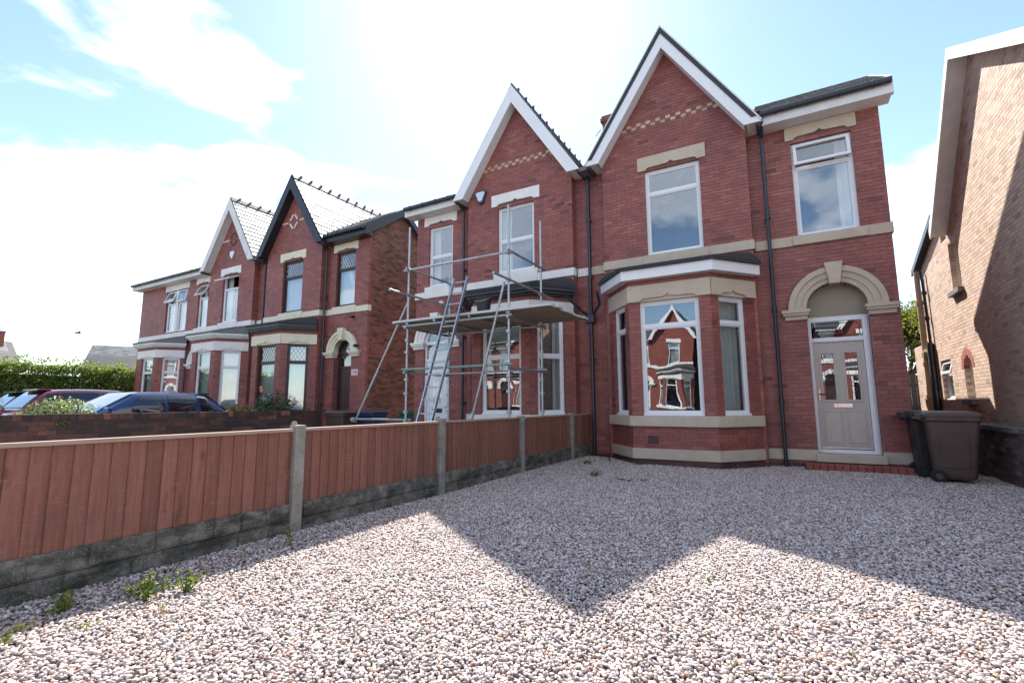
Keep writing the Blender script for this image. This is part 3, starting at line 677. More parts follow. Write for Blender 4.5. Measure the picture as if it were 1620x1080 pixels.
# ------------------------------------------------------------------ house 26 (tan stone, white fascia)
GA = dict(stone='tan_stone', frm='white_plastic', barge='white_plastic', cornice='fascia', brick='red_brick', parts=300, deco='checker', verge=True, eavemat='weathered_white', vergemat='weathered_white',
          bayw=(.68, 1.16), bayglass='glass_wavy', baywin=[dict(curtain='full', cmat='curtain_grey'), dict(), dict(curtain='full', cmat='curtain_net', glass='glass')],  # right pane's net curtain is added; its pale cloth stands for mirrored sky
          gwin=dict(w=1.19, z0=4.5, z1=6.5, lw=1.47, c=.03, k=dict(top=.55)), rwin=dict(c=2.865, w=1.02, z0=4.48, z1=6.45, lw=1.2, k=dict(top=.52, opening=.22, curtain='right')),
          door=dict(c=2.88, r=.49))
H1, W1, X1, F1, FG1 = house('brick_house', 'red brick house with tan stone arch, taupe front door and white bay fascia', -1.95, 1, 10.6, 10.82, 3.83, -3.92, GA)
def checker(root, frg, z0, zmid_half, mats):
    for row in range(2):
        n = int(2*zmid_half/.112)
        for i in range(-n//2, n//2+1):
            a = i*.112+.02; z = z0+row*BH
            if abs(a)+.06 > zmid_half: continue
            m = mats if (i+row) % 2 else 'red_brick'
            MB(frg).box(a-.053, a+.053, -.003, .1, z+.003, z+BH-.003).build('cream_brick' if m == mats else 'header_brick', m, root, fix=False)
checker(H1, FG1, 7.575, 1.12, 'cream_brick')
dc = X1(2.88)
def front_door(root, dc, dr, y, leaf, frmm, number, numat):
    fr = frame((dc, y, 0), (1, 0, 0)); m = MB(fr); z0, zt = .27, 2.86
    m.box(-dr-.02, -dr+.06, 0, .09, z0, zt); m.box(dr-.10, dr+.02, 0, .09, z0, zt); m.box(-dr+.06, dr-.10, 0, .09, zt-.09, zt); m.box(-dr+.06, dr-.10, 0, .09, 2.37, 2.45); m.box(-dr+.06, dr-.10, -.01, .09, z0, .335)
    m.box(-dr+.05, dr-.09, -.012, .0, 2.385, 2.435); m.box(dr-.055, dr-.02, -.015, 0, z0, zt-.02)
    f = m.build('door_frame', frmm, root, fix=False)
    MB(fr).box(-dr+.06, dr-.10, .035, .045, 2.45, zt-.09).build('pane', 'glass', f, fix=False)
    bd = MB(fr); bd.path([(-dr+.10, .03, 2.49), (dr-.18, .03, 2.49), (dr-.14, .03, 2.53), (dr-.14, .03, zt-.17), (dr-.18, .03, zt-.13), (-dr+.14, .03, zt-.13), (-dr+.10, .03, zt-.17), (-dr+.10, .03, 2.49)], .006, 6); bd.build('fanlight_border', 'black_paint', f)
    text(number, .17, fr @ Matrix.Translation((.0, .032, 2.535)), 'house_number', numat, f)
    x0, x1 = -dr+.065, dr-.105; zl0, zl1 = .345, 2.365; yl = .03
    lf = MB(fr); cx_ = (x0+x1)/2; pw = .215; gx_ = .19
    gl = [(cx_-gx_-pw/2, cx_-gx_+pw/2), (cx_+gx_-pw/2, cx_+gx_+pw/2)]; zg0, zg1 = 1.25, 2.16
    xs = [x0, gl[0][0], gl[0][1], gl[1][0], gl[1][1], x1]
    for i in (0, 2, 4): lf.box(xs[i], xs[i+1], yl, yl+.045, zg0, zg1)
    lf.box(x0, x1, yl, yl+.045, zl0, zg0); lf.box(x0, x1, yl, yl+.045, zg1, zl1)
    d = lf.build('door', leaf, root, fix=False)
    for k, (a, b_) in enumerate(gl):
        MB(fr).box(a, b_, yl+.02, yl+.026, zg0, zg1).build('pane', 'glass', d, fix=False)
        m = MB(fr); e = .03
        bars(m, a-e, b_+e, zg0-e, zg1+e, e+.012, yl-.014, yl+.004); m.build('glazing_bead', leaf, d, fix=False, bevel=.004)
        l_ = MB(fr); lo, hi = (zg1-.1, zg1-.02) if k == 0 else (zg1-.02, zg1-.1)
        l_.path([(a+.015, yl+.017, lo), (b_-.015, yl+.017, hi)], .005, 6); mx_ = (a+b_)/2
        for zc in ((zg0+zg1)/2+.22, (zg0+zg1)/2-.05, zg0+.2):
            l_.path([(mx_, yl+.017, zc-.07), (mx_+.05, yl+.017, zc), (mx_, yl+.017, zc+.07), (mx_-.05, yl+.017, zc), (mx_, yl+.017, zc-.07)], .004, 6)
        l_.path([(mx_-.06, yl+.017, zg0+.02), (mx_-.06, yl+.017, zg1-.1)], .003, 6); l_.path([(mx_+.06, yl+.017, zg0+.02), (mx_+.06, yl+.017, zg1-.1)], .003, 6); l_.build('leading', 'lead_grey', d)
        a2, b2 = a-.01, b_+.03; m = MB(fr); m.box(a2, b2, yl-.012, yl, .46, 1.02); m.build('lower_panel', leaf, d, fix=False, bevel=.01)
        m = MB(fr); bars(m, a2-.035, b2+.035, .425, 1.055, .016, yl-.008, yl+.001); m.build('panel_moulding', leaf, d, fix=False, bevel=.003)
    m = MB(fr); m.box(cx_-.15, cx_+.15, yl-.012, yl, 1.115, 1.185); m.build('letter_plate', 'chrome', d, fix=False, bevel=.004)
    text('POST', .03, fr @ Matrix.Translation((cx_, yl-.013, 1.14)), 'letter_plate_word', 'ink_grey', d) if 0 else None
    m = MB(fr); m.box(x0+.03, x0+.06, yl-.012, yl, 1.25, 1.47); m.build('handle_plate', 'gold_metal', d, fix=False, bevel=.004)
    m = MB(fr); m.path([(x0+.045, yl-.01, 1.37), (x0+.045, yl-.055, 1.37), (x0+.17, yl-.06, 1.365)], .011, 8); m.build('handle', 'black_paint', d)
    m = MB(fr); m.box(x0+.01, x1-.01, yl-.02, yl-.001, .35, .375); m.build('weather_bar', 'chrome', d, fix=False)
    return f
front_door(H1, dc, .49, 11.02, 'taupe_door', 'white_plastic', '26', 'ink_red')
MB(frame((dc, 11.03, 0), (1, 0, 0))).prism([(.49*math.cos(math.pi*i/24), 2.999+.49*math.sin(math.pi*i/24)) for i in range(25)]+[(-.49, 2.86), (.49, 2.86)], 0, .04).build('arch_panel', 'tan_paint', H1)
mb = MB(); rings = [[(dc+r_*math.cos(t), y, 3+r_*math.sin(t)) for r_, y in ((.487, 10.86), (.487, 11.03), (.50, 11.03), (.50, 10.86))] for t in [math.pi*i/24 for i in range(25)]]; mb.loft(rings).build('arch_soffit', 'tan_paint', H1)
MB().box(dc-.53, dc+.53, 10.72, 11.1, .12, .265).build('threshold', 'tan_stone', H1, fix=False, bevel=.01)
MB().box(dc-.49, dc+.49, 11.1, 13, .0, .26).build('hall_floor', 'room_dark', H1, fix=False)
x = dc-.72
while x < dc+.72: MB().box(x+.003, x+.107, 10.32, 10.53, -.02, .115).build('step_brick', 'step_brick', H1, fix=False, bevel=.008); x += .11
MB().box(dc-.70, dc+.72, 10.53, 10.80, -.02, .105).build('step', 'step_brick', H1, fix=False)
MB(frame((-2.35, 9.75, .5), (1, 0, 0))).box(-.11, .11, -.006, .05, -.075, .075).build('air_brick', 'plum_brick', H1, fix=False)
for i in range(6):
    for j in range(3): MB(frame((-2.35-.085+i*.034, 9.744, .445+j*.05), (1, 0, 0))).box(-.011, .011, -.004, .003, -.014, .014).build('vent_hole_shade', 'black_paint', H1, fix=False)  # black blocks on the brick face; the shade inside the holes is painted
downpipe(H1, -.1, 10.70, 6.75, swan=.02, sy=.28); downpipe(H1, -3.93, 10.70, 6.7, collars=(2.2, 4.2, 5.6))
MB().box(-4.03, -3.83, 10.60, 10.76, 3.1, 3.32).build('hopper', 'black_pipe', H1, bevel=.02)
m = MB(); m.path([(-3.62, 10.3, 3.75), (-3.62, 10.45, 3.5), (-3.9, 10.68, 3.25)], .034, 10); m.build('bay_downpipe', 'black_pipe', H1)
MB().box(-4.02, -3.82, 10.34, 15.9, 6.78, 6.87).build('valley_gutter', 'lead_grey', H1, fix=False)
MB().box(-1.6, 1.87, 15.44, 20.4, 0, 4.2).build('rear_outrigger', 'flat_rustic_brick', H1, fix=False)
MB().prism([(-1.7, 4.17), (2.02, 4.17), (2.02, 4.30), (.1, 5.3), (-1.7, 4.30)], 15.44, 20.6).build('outrigger_roof', 'slate_sheet', H1)
# chimney seen over the valley, with an aerial on it
m = MB(); m.box(-4.35, -3.6, 13.3, 13.95, 7.2, 9.75); m.box(-4.4, -3.55, 13.25, 14.0, 9.75, 9.87); m.box(-4.37, -3.58, 13.28, 13.97, 9.87, 9.95)
ch = m.build('chimney', 'flat_rustic_brick', H1, fix=False)
for k, x in enumerate((-4.15, -3.8)): MB().tube((x, 13.62, 9.95), (x, 13.62, 10.0), .13, 14, .11).build('chimney_pot', 'terracotta', ch)
m = MB(); m.path([(-4.55, 13.25, 9.35), (-4.38, 13.25, 9.52)], .014, 6); m.path([(-5.05, 13.0, 9.15), (-4.4, 13.25, 9.60)], .012, 6); m.path([(-5.0, 13.0, 8.85), (-4.36, 13.25, 9.25)], .012, 6); m.build('aerial', 'galvanised', H1)

# ------------------------------------------------------------------ house 28 (white stone, scaffolded)
GB = dict(stone='white_stone', frm='white_plastic', barge='white_plastic', cornice='cornice', cornmat='black_paint', brick='red_brick', parts=300, deco='checker', eavemat='weathered_white', vergemat='weathered_white', slates=1, wz=7.5,
          bayw=(.70, 1.10), baywin=[dict(top=.95), dict(top=.95, curtain='topblind', cmat='curtain_net', glass='glass_wavy'), dict(top=.95, curtain='right', cmat='curtain_white')],
          gwin=dict(w=1.10, z0=4.64, z1=6.47, lw=1.45, c=-.05, k=dict(top=.95, curtain='left')), rwin=dict(c=2.70, w=.88, z0=4.64, z1=6.47, lw=1.2, k=dict(top=.92, curtain='left')), door=dict(c=2.80, r=.46))
H2, W2_, X2, F2, FG2 = house('brick_house', 'red brick house with white stonework and black bay cornice standing behind scaffolding', -5.87, -1, 10.6, 10.82, 3.6, -3.94, GB)
checker(H2, FG2, 7.575, 1.12, 'cream_brick')
def plain_door(root, dc, dr, y, mat, number=None, fan='glass', lead=False, tall=2.6):
    fr = frame((dc, y, 0), (1, 0, 0)); m = MB(fr); zt = 2.52
    m.box(-dr-.02, -dr+.07, 0, .08, .1, 3.0); m.box(dr-.07, dr+.02, 0, .08, .1, 3.0); m.box(-dr+.07, dr-.07, 0, .08, zt-.08, zt); m.box(-dr+.07, dr-.07, 0, .08, 2.93, 3.02)
    rings = [[(r_*math.cos(t), yy, 3+r_*math.sin(t)) for r_, yy in ((dr-.07, 0), (dr+.02, 0), (dr+.02, .08), (dr-.07, .08))] for t in [math.pi*i/20 for i in range(21)]]; m.loft(rings)
    f = m.build('door_frame', mat, root)
    MB(fr).box(-dr+.07, dr-.07, .03, .04, zt, 2.93).build('pane', fan, f, fix=False)
    MB(fr).prism([((dr-.07)*math.cos(math.pi*i/20), 3.02+(dr-.09)*math.sin(math.pi*i/20)) for i in range(21)], .03, .04).build('pane', fan, f)
    if lead:
        q = MB(fr); lattice(q, -dr*.6, dr*.6, 3.04, 3.3, .02); q.build('leading', 'black_paint', f, fix=False)
    d = MB(fr).box(-dr+.075, dr-.075, .02, .065, .12, zt-.085).build('door', mat, root, fix=False)
    for sx in (-1, 1):
        c = sx*(dr-.075)/2; hw = (dr-.075)/2-.05
        for a, b_ in ((.25, .85), (1.15, 2.3)):
            m = MB(fr); bars(m, c-hw, c+hw, a, b_, .025, .008, .022); m.build('panel_moulding', mat, d, fix=False, bevel=.004)
    if number:
        MB(fr).box(-.15, .15, .012, .022, 1.25, 1.85).build('pane', 'glass', d, fix=False)
        MB(fr).box(-.17, .17, .006, .018, .98, 1.1).build('letter_plate', 'black_paint', d, fix=False, bevel=.004)
        MB(fr).box(-.16, .16, .004, .016, 1.98, 2.14).build('number_plate', 'white_plastic', d, fix=False); text(number, .15, fr @ Matrix.Translation((0, .003, 2.01)), 'house_number', 'ink_grey', d)
    MB(fr).tube((dr-.16, .02, 1.15), (dr-.16, -.04, 1.15), .03, 10).build('door_knob', 'chrome', d)
    return d
plain_door(H2, X2(2.8), .46, 10.88, 'white_plastic', '28')
downpipe(H2, -7.66, 10.70, 6.75, swan=-.05, sy=.26)
fa = FG2 @ Matrix.Translation((-1.12, 0, 6.86))
al = MB(fa).prism([(-.19, .16), (-.12, .2), (.12, .2), (.19, .16), (.07, -.17), (-.07, -.17)], -.08, 0).build('alarm_box', 'alarm_blue', H2, bevel=.02, label='dark blue alarm box with pale face')
MB(fa).prism([(-.15, .13), (-.1, .16), (.1, .16), (.15, .13), (.05, -.10), (-.05, -.10)], -.085, -.07).build('alarm_face', 'alarm_face', al)
m = MB(); m.tube((-8.45, 10.82, 4.12), (-8.45, 10.72, 4.12), .05, 10); m.tube((-8.45, 10.74, 4.12), (-8.35, 10.58, 4.06), .06, 12, .07); m.build('security_light', 'white_plastic', H2)
MB().tube((-8.95, 10.83, 3.62), (-8.95, 10.70, 3.62), .07, 12).build('flue', 'white_plastic', H2)
m = MB(); m.path([(-7.3, 10.05, 3.8), (-7.55, 10.5, 3.45), (-7.66, 10.68, 3.3)], .034, 10); m.build('bay_downpipe', 'black_pipe', H2)
m = MB(); m.path([(-4.35, 10.15, 3.72), (-4.1, 10.5, 3.4), (-3.97, 10.66, 3.28)], .034, 10); m.build('bay_overflow_pipe', 'black_pipe', H2)

# ------------------------------------------------------------------ houses C and D
GC = dict(stone='cream_stone', frm='brown_frame', barge='black_paint', cornice='cornice', cornmat='black_paint', brick='red_brick', parts=0, deco=None, slates=1, sidebricks=True,
          bayw=(.66, 1.0), baywin=[dict(lead=1, curtain='full', cmat='curtain_net', top=.62), dict(lead=1, curtain='full', cmat='curtain_net', top=.62), dict(lead=1, curtain='blind', cmat='blind_white', top=.62)],
          gwin=dict(w=1.12, z0=4.56, z1=6.5, lw=1.45, k=dict(top=.62, lead=2, curtain='lowblind', cmat='blind_white')), rwin=dict(c=2.55, w=.94, z0=4.56, z1=6.5, lw=1.2, k=dict(top=.62, lead=2, curtain='lowblind', cmat='blind_white')), door=dict(c=2.55, r=.42))
H3, W3, X3, F3, FG3 = house('brick_house', 'red brick house with black bargeboards, cream stonework and leaded brown windows', -15.5, 1, 10.92, 11.15, 3.66, -17.46, GC)
def gable_diamond(root, frg, z, c, mat, mat2):
    for sx in (-1, 1):
        for sz in (-1, 1):
            fr = frg @ Matrix.Translation((c+sx*.13, 0, z+sz*.16)) @ Matrix.Rotation(sx*sz*.87, 4, 'Y')
            MB(fr).box(-.14, .14, -.02, .05, -.035, .035).build('diamond_brick', mat, root, fix=False)
    for i in (-7, -6, -5, -4, -3, 3, 4, 5, 6):
        a = c+i*.125; k = min(abs(a), 1.2)
        if abs(a) < (9.2-z)/GK+.05: MB(frg).box(a-.045, a+.045, -.006, .05, z-.035, z+.035).build('white_header', mat2, root, fix=False)
gable_diamond(H3, FG3, 8.03, -.1, 'white_brick', 'white_brick')
plain_door(H3, X3(2.55), .42, 11.35, 'brown_door', None, 'glass', True)
downpipe(H3, X3(1.68), 11.03, 6.75, swan=.06, sy=.26); downpipe(H3, X3(-1.85), 11.03, 6.75, swan=.0, sy=.2)
fp = F3 @ Matrix.Translation((X3(2.55)+.62, 0, 2.28)); sg = MB(fp).box(-.15, .15, -.012, .01, -.1, .1).build('wall_sign', 'sign_pink', H3, fix=False, label='small pale pink sign plate beside the brown front door')
text('M', .13, fp @ Matrix.Translation((-.04, -.013, -.045)), 'sign_lettering', 'ink_grey', sg); text('41', .13, fp @ Matrix.Translation((.085, -.013, -.045)), 'sign_lettering', 'ink_red', sg)
m = MB(); m.tube((X3(3.0), 11.15, 4.15), (X3(3.0)+.05, 11.0, 4.12), .05, 10); m.build('camera_box', 'black_paint', H3)
m = MB(); m.tube((X3(3.25), 11.15, 3.15), (X3(3.25), 11.0, 3.15), .05, 10); m.build('security_lamp', 'black_paint', H3)
m = MB(); m.path([(X3(2.55)+.0-.75, 11.1, 1.2), (X3(2.55)-.75, 11.02, 1.35), (X3(2.55)-.75, 11.02, 1.7)], .1, 10); m.build('hanging_planter', 'rose_leaf', H3) if 0 else None
GD = dict(stone='white_stone', frm='white_plastic', barge='weathered_white', cornice='cornice', cornmat='weathered_white', brick='red_brick', parts=0, deco=None, slates=1, wz=7.35, bayroof='lead_grey', eavemat='weathered_white',
          bayw=(.66, 1.0), baywin=[dict(top=.62, curtain='full', cmat='curtain_net'), dict(top=.62, curtain='full', cmat='curtain_net'), dict(top=.62, curtain='blind', cmat='blind_pink')],
          gwin=dict(w=1.1, z0=4.56, z1=6.5, lw=1.4, k=dict(top=.55, opening=1.15, curtain='sides')), rwin=dict(c=2.45, w=.8, z0=4.56, z1=6.5, lw=1.1, k=dict(top=.6, opening=.5, curtain='sides')), door=dict(c=2.5, r=.42),
          extra=[dict(kind='win', c=4.68, w=1.85, z0=4.56, z1=6.5), dict(kind='bay', c=4.9, bayw=(.66, 1.0))])
H4, W4, X4, F4, FG4 = house('brick_house', 'long red brick house with white bargeboards, two bay windows and open top lights', -19.45, -1, 10.92, 11.15, 7.98, -17.48, GD)
gable_diamond(H4, FG4, 8.03, 0, 'plum_brick', 'white_brick')
plain_door(H4, X4(2.5), .42, 11.3, 'white_plastic')
fa = FG4 @ Matrix.Translation((0, 0, 7.35)); MB(fa).prism([(-.13, .16), (.13, .16), (.13, 0), (0, -.18), (-.13, 0)], -.07, 0).build('alarm_box', 'white_plastic', H4, bevel=.02, label='small white alarm box')
downpipe(H4, X4(3.3), 11.05, 3.7, collars=(1.5, 2.8))
MB().box(-17.6, -17.36, 10.66, 16.2, 6.78, 6.87).build('valley_gutter', 'lead_grey', H4, fix=False)

# houses across the road: lit by the sun, they are what the front windows mirror
GF = dict(stone='white_stone', frm='white_plastic', barge='white_plastic', cornice='cornice', cornmat='white_stone', brick='red_brick', flat=True, deco=None,
          bayw=(.66, 1.0), gwin=dict(w=1.1, z0=4.56, z1=6.5, k=dict(curtain='full')), rwin=dict(c=2.55, w=.9, z0=4.56, z1=6.5, k=dict(curtain='full')), door=dict(c=2.55, r=.42))
for k, (x, sgn, lb) in enumerate(((-8.2, 1, 'red brick house across the road mirrored in the bay windows'), (-1.6, -1, 'red brick house with white bargeboards mirrored in the tall bay pane'), (5.6, 1, 'red brick house across the road mirrored in the door glass'), (-15.2, -1, 'red brick house across the road mirrored in the scaffolded bay window'), (-22.4, 1, 'red brick house across the road mirrored behind the ladder'), (-29.8, -1, 'red brick house far along the road mirrored in the scaffolded house'))):
    r_, _, Xo, _, _ = house('opposite_house', lb, x, sgn, 300.0, 300.22, 3.7, None, GF); plain_door(r_, Xo(2.55), .42, 300.3, 'brown_door' if k else 'white_plastic')
    r_.location = (x, -22.6, 0); r_.rotation_euler = (0, 0, math.pi)

# ------------------------------------------------------------------ neighbour on the right (buff brick side gable)
NX = 3.5
H5 = thing('neighbour_house', (5.5, 12, 0), 'buff brick side gable of the neighbouring house with white verge board', 'house')
Wn = Wall(); frn = frame((NX, 0, 0), (0, -1, 0))     # a = -Y
ap = (11.75, 8.0)
def nedge(z):
    yb_ = 14.95 if z < 5.0 else min(14.95, ap[0]+(ap[1]-z)/1.07)
    yf_ = 7.0 if z < 5.25 else max(7.0, ap[0]-(ap[1]-z)/.585)
    return (-yb_, -yf_)
nh = [(-14.45, -13.78, 3.72, 4.85), (-14.38, -13.82, 1.27, 1.95), ('arch', -14.10, .28, 1.95)]
wh = [(-16.18, -15.32, 1.27, 2.25)]
br = [3.72, 4.85, 1.27, 1.95, 1.27, 2.25]+[5.0+.1*i for i in range(31)]+[1.95+.04*i for i in range(8)]
Wn.lay(frn, gaps(-14.95, -7, nh, nedge), 0, 7.95, br, thick=.3)
Wn.lay(frn, gaps(-17.2, -14.952, wh), 0, 4.85, br, thick=.3)
Wn.finish(H5, 'buff_brick', 'mortar_sand', 300)
def npane(y0, y1, z0, z1, mat='glass'):
    fr = frame((NX, (y0+y1)/2, z0), (0, -1, 0)); return fr
wo = window(H5, frame((NX, 15.75, 1.27), (0, -1, 0)), .86, .98, top=.36, opening=.25, glass='glass', sb=.08, sill=True); MB(frame((NX, 15.75, 1.27), (0, -1, 0))).box(-.36, .36, .13, .14, .05, .6).build('obscure_pane', 'teal_glass', wo, fix=False)
window(H5, frame((NX, 14.115, 3.72), (0, -1, 0)), .67, 1.13, top=0, sb=.16); window(H5, frame((NX, 14.10, 1.27), (0, -1, 0)), .56, .9, top=0, sb=.16)
for y, z, w_ in ((14.115, 3.60, .8), (14.10, 1.15, .72)): MB(frame((NX, y, z), (0, -1, 0))).box(-w_/2, w_/2, -.1, .2, 0, .118).build('sill', 'lead_grey', H5, fix=False, bevel=.01)
m = MB(frn); m.loft([[(-14.10+r_*math.cos(t), y, 1.95+r_*math.sin(t)) for r_, y in ((.28, -.006), (.44, -.006), (.44, .1), (.28, .1))] for t in [math.pi*i/14 for i in range(15)]]); m.build('brick_arch', 'terracotta', H5)
MB().box(NX+.3, 9.5, 6.95, 7.25, 0, 5.0).build('front_wall', 'flat_buff_brick', H5, fix=False); MB().box(NX+.3, 9.5, 14.7, 14.95, 0, 5.0).build('rear_wall', 'flat_buff_brick', H5, fix=False)
MB().box(NX+.3, 7.5, 16.95, 17.2, 0, 4.8).build('outrigger_wall', 'flat_buff_brick', H5, fix=False); MB().box(NX+.6, NX+.7, 7.3, 17, 0, 5).build('room_wall', 'room_dark', H5, fix=False)
pr = [(6.75, 8.07-.585*5.0), (11.75, 8.07), (14.4, 8.07-1.07*2.65), (14.4, 7.95-1.07*2.65), (11.75, 7.93), (6.75, 7.95-.585*5.0)]
MB().prism(pr, NX-.28, 9.7, 'x').build('roof', 'slate_sheet', H5)
vb = [(6.7, 8.1-.585*5.05), (11.75, 8.12), (14.45, 8.12-1.07*2.7), (14.40, 7.93-1.07*2.72), (11.75, 7.88), (6.7, 7.86-.585*5.05)]
MB().prism(vb, NX-.31, NX-.275, 'x').build('verge_board', 'weathered_white', H5)
for a, b_ in (((11.75, 7.90), (14.4, 7.90-1.07*2.65)), ((6.75, 7.90-.585*5), (11.75, 7.90))):
    MB().prism([a, b_, (b_[0], b_[1]+.03), (a[0], a[1]+.03)], NX-.275, NX+.02, 'x').build('soffit', 'weathered_white', H5)
for i in range(7):
    y = 14.3-i*.02; z = 5.35+i*.21; MB().box(NX-.05, NX+3, 14.38-.196*i, 14.60-.196*i, z+.0, z+.03).build('rear_slate', 'slate', H5, fix=False)
MB().prism([(14.9, 5.75), (14.9, 5.65), (17.4, 4.84), (17.4, 4.94)], NX-.12, 7.6, 'x').build('outrigger_roof', 'slate_sheet', H5)
MB().prism([(14.96, 5.62), (14.96, 4.85), (17.2, 4.85), (17.2, 4.9)], NX+.006, NX+.2, 'x').build('outrigger_gable', 'flat_buff_brick', H5)
MB().prism([(14.97, 5.80), (14.97, 5.62), (17.45, 4.80), (17.45, 4.96)], NX-.15, NX-.11, 'x').build('outrigger_verge', 'black_paint', H5)
m = MB(); m.path([(NX-.1, 16.75, 4.78), (NX-.07, 16.7, 4.5), (NX-.07, 16.6, 2.75)], .035, 10); m.path([(NX-.08, 16.6, 2.75), (NX-.08, 16.55, 0)], .075, 12)
for z in (4.1, 3.4, 2.7): m.tube((NX-.07, 16.65, z), (NX-.07, 16.65, z+.1), .055, 10)
m.build('rain_pipe', 'black_pipe', H5)
m = MB(); m.path([(NX-.1, 17.1, 4.85), (NX-.1, 17.1, 0)], .065, 12)
for z in (.9, 1.3, 2.2, 2.45, 3.9): m.tube((NX-.1, 17.1, z), (NX-.1, 17.1, z+.1), .085, 12)
m.path([(NX-.1, 17.1, 2.35), (NX-.13, 16.85, 2.6)], .06, 10); m.build('soil_pipe', 'tan_pipe', H5)
Yw = thing('yard_wall', (NX, 18.5, 0), 'tall buff brick yard wall running back beyond the tan soil pipe', 'wall')
Wy = Wall(); Wy.lay(frame((NX, 0, 0), (0, -1, 0)), gaps(-18.85, -17.25), 0, 2.85, (), thick=.22); Wy.finish(Yw, 'buff_brick', 'mortar_sand', 0)
# low boundary wall on the right with a concrete coping
LW = thing('boundary_wall', (2.9, 9, 0), 'low grey brick boundary wall with concrete coping beside the wheelie bins', 'wall')
Wl = Wall(); frl = frame((2.82, 0, 0), (0, -1, 0)); Wl.lay(frl, gaps(-12.9, 5.0), 0, .75, (), thick=.2); Wl.finish(LW, 'blue_grey_brick', 'mortar_grey', 300)
y = -5.0
while y < 12.8: MB().box(2.77, 3.07, y+.004, y+.896, .752, .835).build('coping_stone', 'concrete', LW, fix=False, bevel=.012); y += .9
# dark timber fence across the end of the passage
g = thing('garden_fence', (3.6, 19.7, 0), 'dark boarded fence across the far end of the side passage', 'fence'); x = 2.1
while x < 6.0: MB().box(x+.002, x+.148, 19.68, 19.70, .0, 2.08+.02*random.random()).build('board', 'black_paint', g, fix=False); x += .15
for z in (.35, 1.0, 1.7): MB().box(2.1, 6.0, 19.70, 19.75, z, z+.09).build('rail', 'black_paint', g, fix=False)
# ------------------------------------------------------------------ fence between the two plots
FXX = -4.08
FN = thing('fence', (FXX, 5, 0), 'brown feather edge timber fence with concrete posts and gravel boards along the drive', 'fence')
posts = [-1.30, .88, 3.02, 5.20, 7.46, 9.70, 10.80]
for i, y in enumerate(posts[:-1]):
    m = MB(); w_ = .055; h_ = 1.005+(.012 if i % 2 else 0)+ (.01 if i == 2 else 0)
    m.box(FXX-w_, FXX+w_, y-w_, y+w_, -.1, h_); p = m.build('post', 'post_concrete', FN, fix=False, bevel=.012)
    if i in (2, 3): MB().tube((FXX-.03, y-.02, h_-.01), (FXX-.03, y-.02, h_+.035), .035, 10, .018).build('post_cap_nub', 'post_concrete', p)
for i in range(len(posts)-1):
    y0, y1 = posts[i]+.055, posts[i+1]-(.055 if i < len(posts)-2 else 0)
    gb = MB(); gb.box(FXX-.02, FXX+.02, y0, y1, -.1, .148); gb.build('gravel_board', 'concrete', FN, fix=False, bevel=.005)
    gb = MB(); gb.box(FXX-.02, FXX+.02, y0, y1, .152, .30); g2 = gb.build('gravel_board', 'concrete', FN, fix=False, bevel=.005)
    y = y0+.02; k = 0                                     # rock face relief blocks cast into the boards
    for row, (za, zb) in enumerate(((.0, .135), (.165, .285))):
        y = y0+.03-row*.12
        while y < y1-.08:
            L_ = random.uniform(.22, .42); a, b_ = max(y, y0+.03), min(y+L_, y1-.03)
            if b_-a > .06: MB().box(FXX+.016, FXX+.026+random.random()*.006, a+.006, b_-.006, za, zb).build('cast_block', 'concrete', g2, fix=False, bevel=.006)
            y += L_
    pm = MB()
    for z in (.36, .62, .88): pm.box(FXX-.045, FXX-.012, y0, y1, z, z+.04)
    pn = pm.build('fence_panel', 'fence_wood', FN, fix=False)
    y = y0+.004; bw = .105
    while y < y1-.02:
        b_ = min(y+bw, y1-.004); t0, t1 = .004+random.random()*.002, .011+random.random()*.004; zt = .955+random.uniform(-.003, .003); zb = .294+random.uniform(-.002, .004); tl = random.uniform(-.004, .004)
        MB().hexa([(FXX-.012, y, zb), (FXX-.012, b_+.012, zb), (FXX-.012+t0+.002, b_+.012, zb), (FXX-.002+t1, y, zb)], [(FXX-.012, y+tl, zt), (FXX-.012, b_+.012+tl, zt), (FXX-.012+t0+.002, b_+.012+tl, zt), (FXX-.002+t1, y+tl, zt)]).build('board', 'fence_wood', pn, fix=False)
        y += bw
    MB().box(FXX-.035, FXX+.028, y0, y1, .955, .985).build('capping_rail', 'fence_cap', pn, fix=False, bevel=.006)

# ------------------------------------------------------------------ old garden wall beyond
GW = thing('garden_wall', (-10.3, 3, 0), 'weathered dark brick garden wall with brick on edge coping behind the fence', 'wall')
Wg = Wall(); frw = frame((-10.2, 0, 0), (0, 1, 0)); Wg.lay(frw, gaps(-5.0, 8.2), 0, .975, (), thick=.22); Wg.finish(GW, 'dark_wall_brick', 'mortar_grey', 300)
cm = MB(); cm.box(-10.42, -10.205, -5, 8.2, .976, 1.06); cm.build('coping_mortar', 'mortar_grey', GW, fix=False); y = -5.0; me = None
while y < 8.15:
    if y < .9: step = 1
    MB().box(-10.43, -10.195, y+.004, y+.108, .978, 1.078+random.uniform(-.004, .004)).build('coping_brick', 'dark_wall_brick', GW, fix=False) if y > 1.0 else None
    y += .112
MB().box(-10.43, -10.195, -5, .99, .978, 1.075).build('coping', 'dark_wall_brick', GW, fix=False)

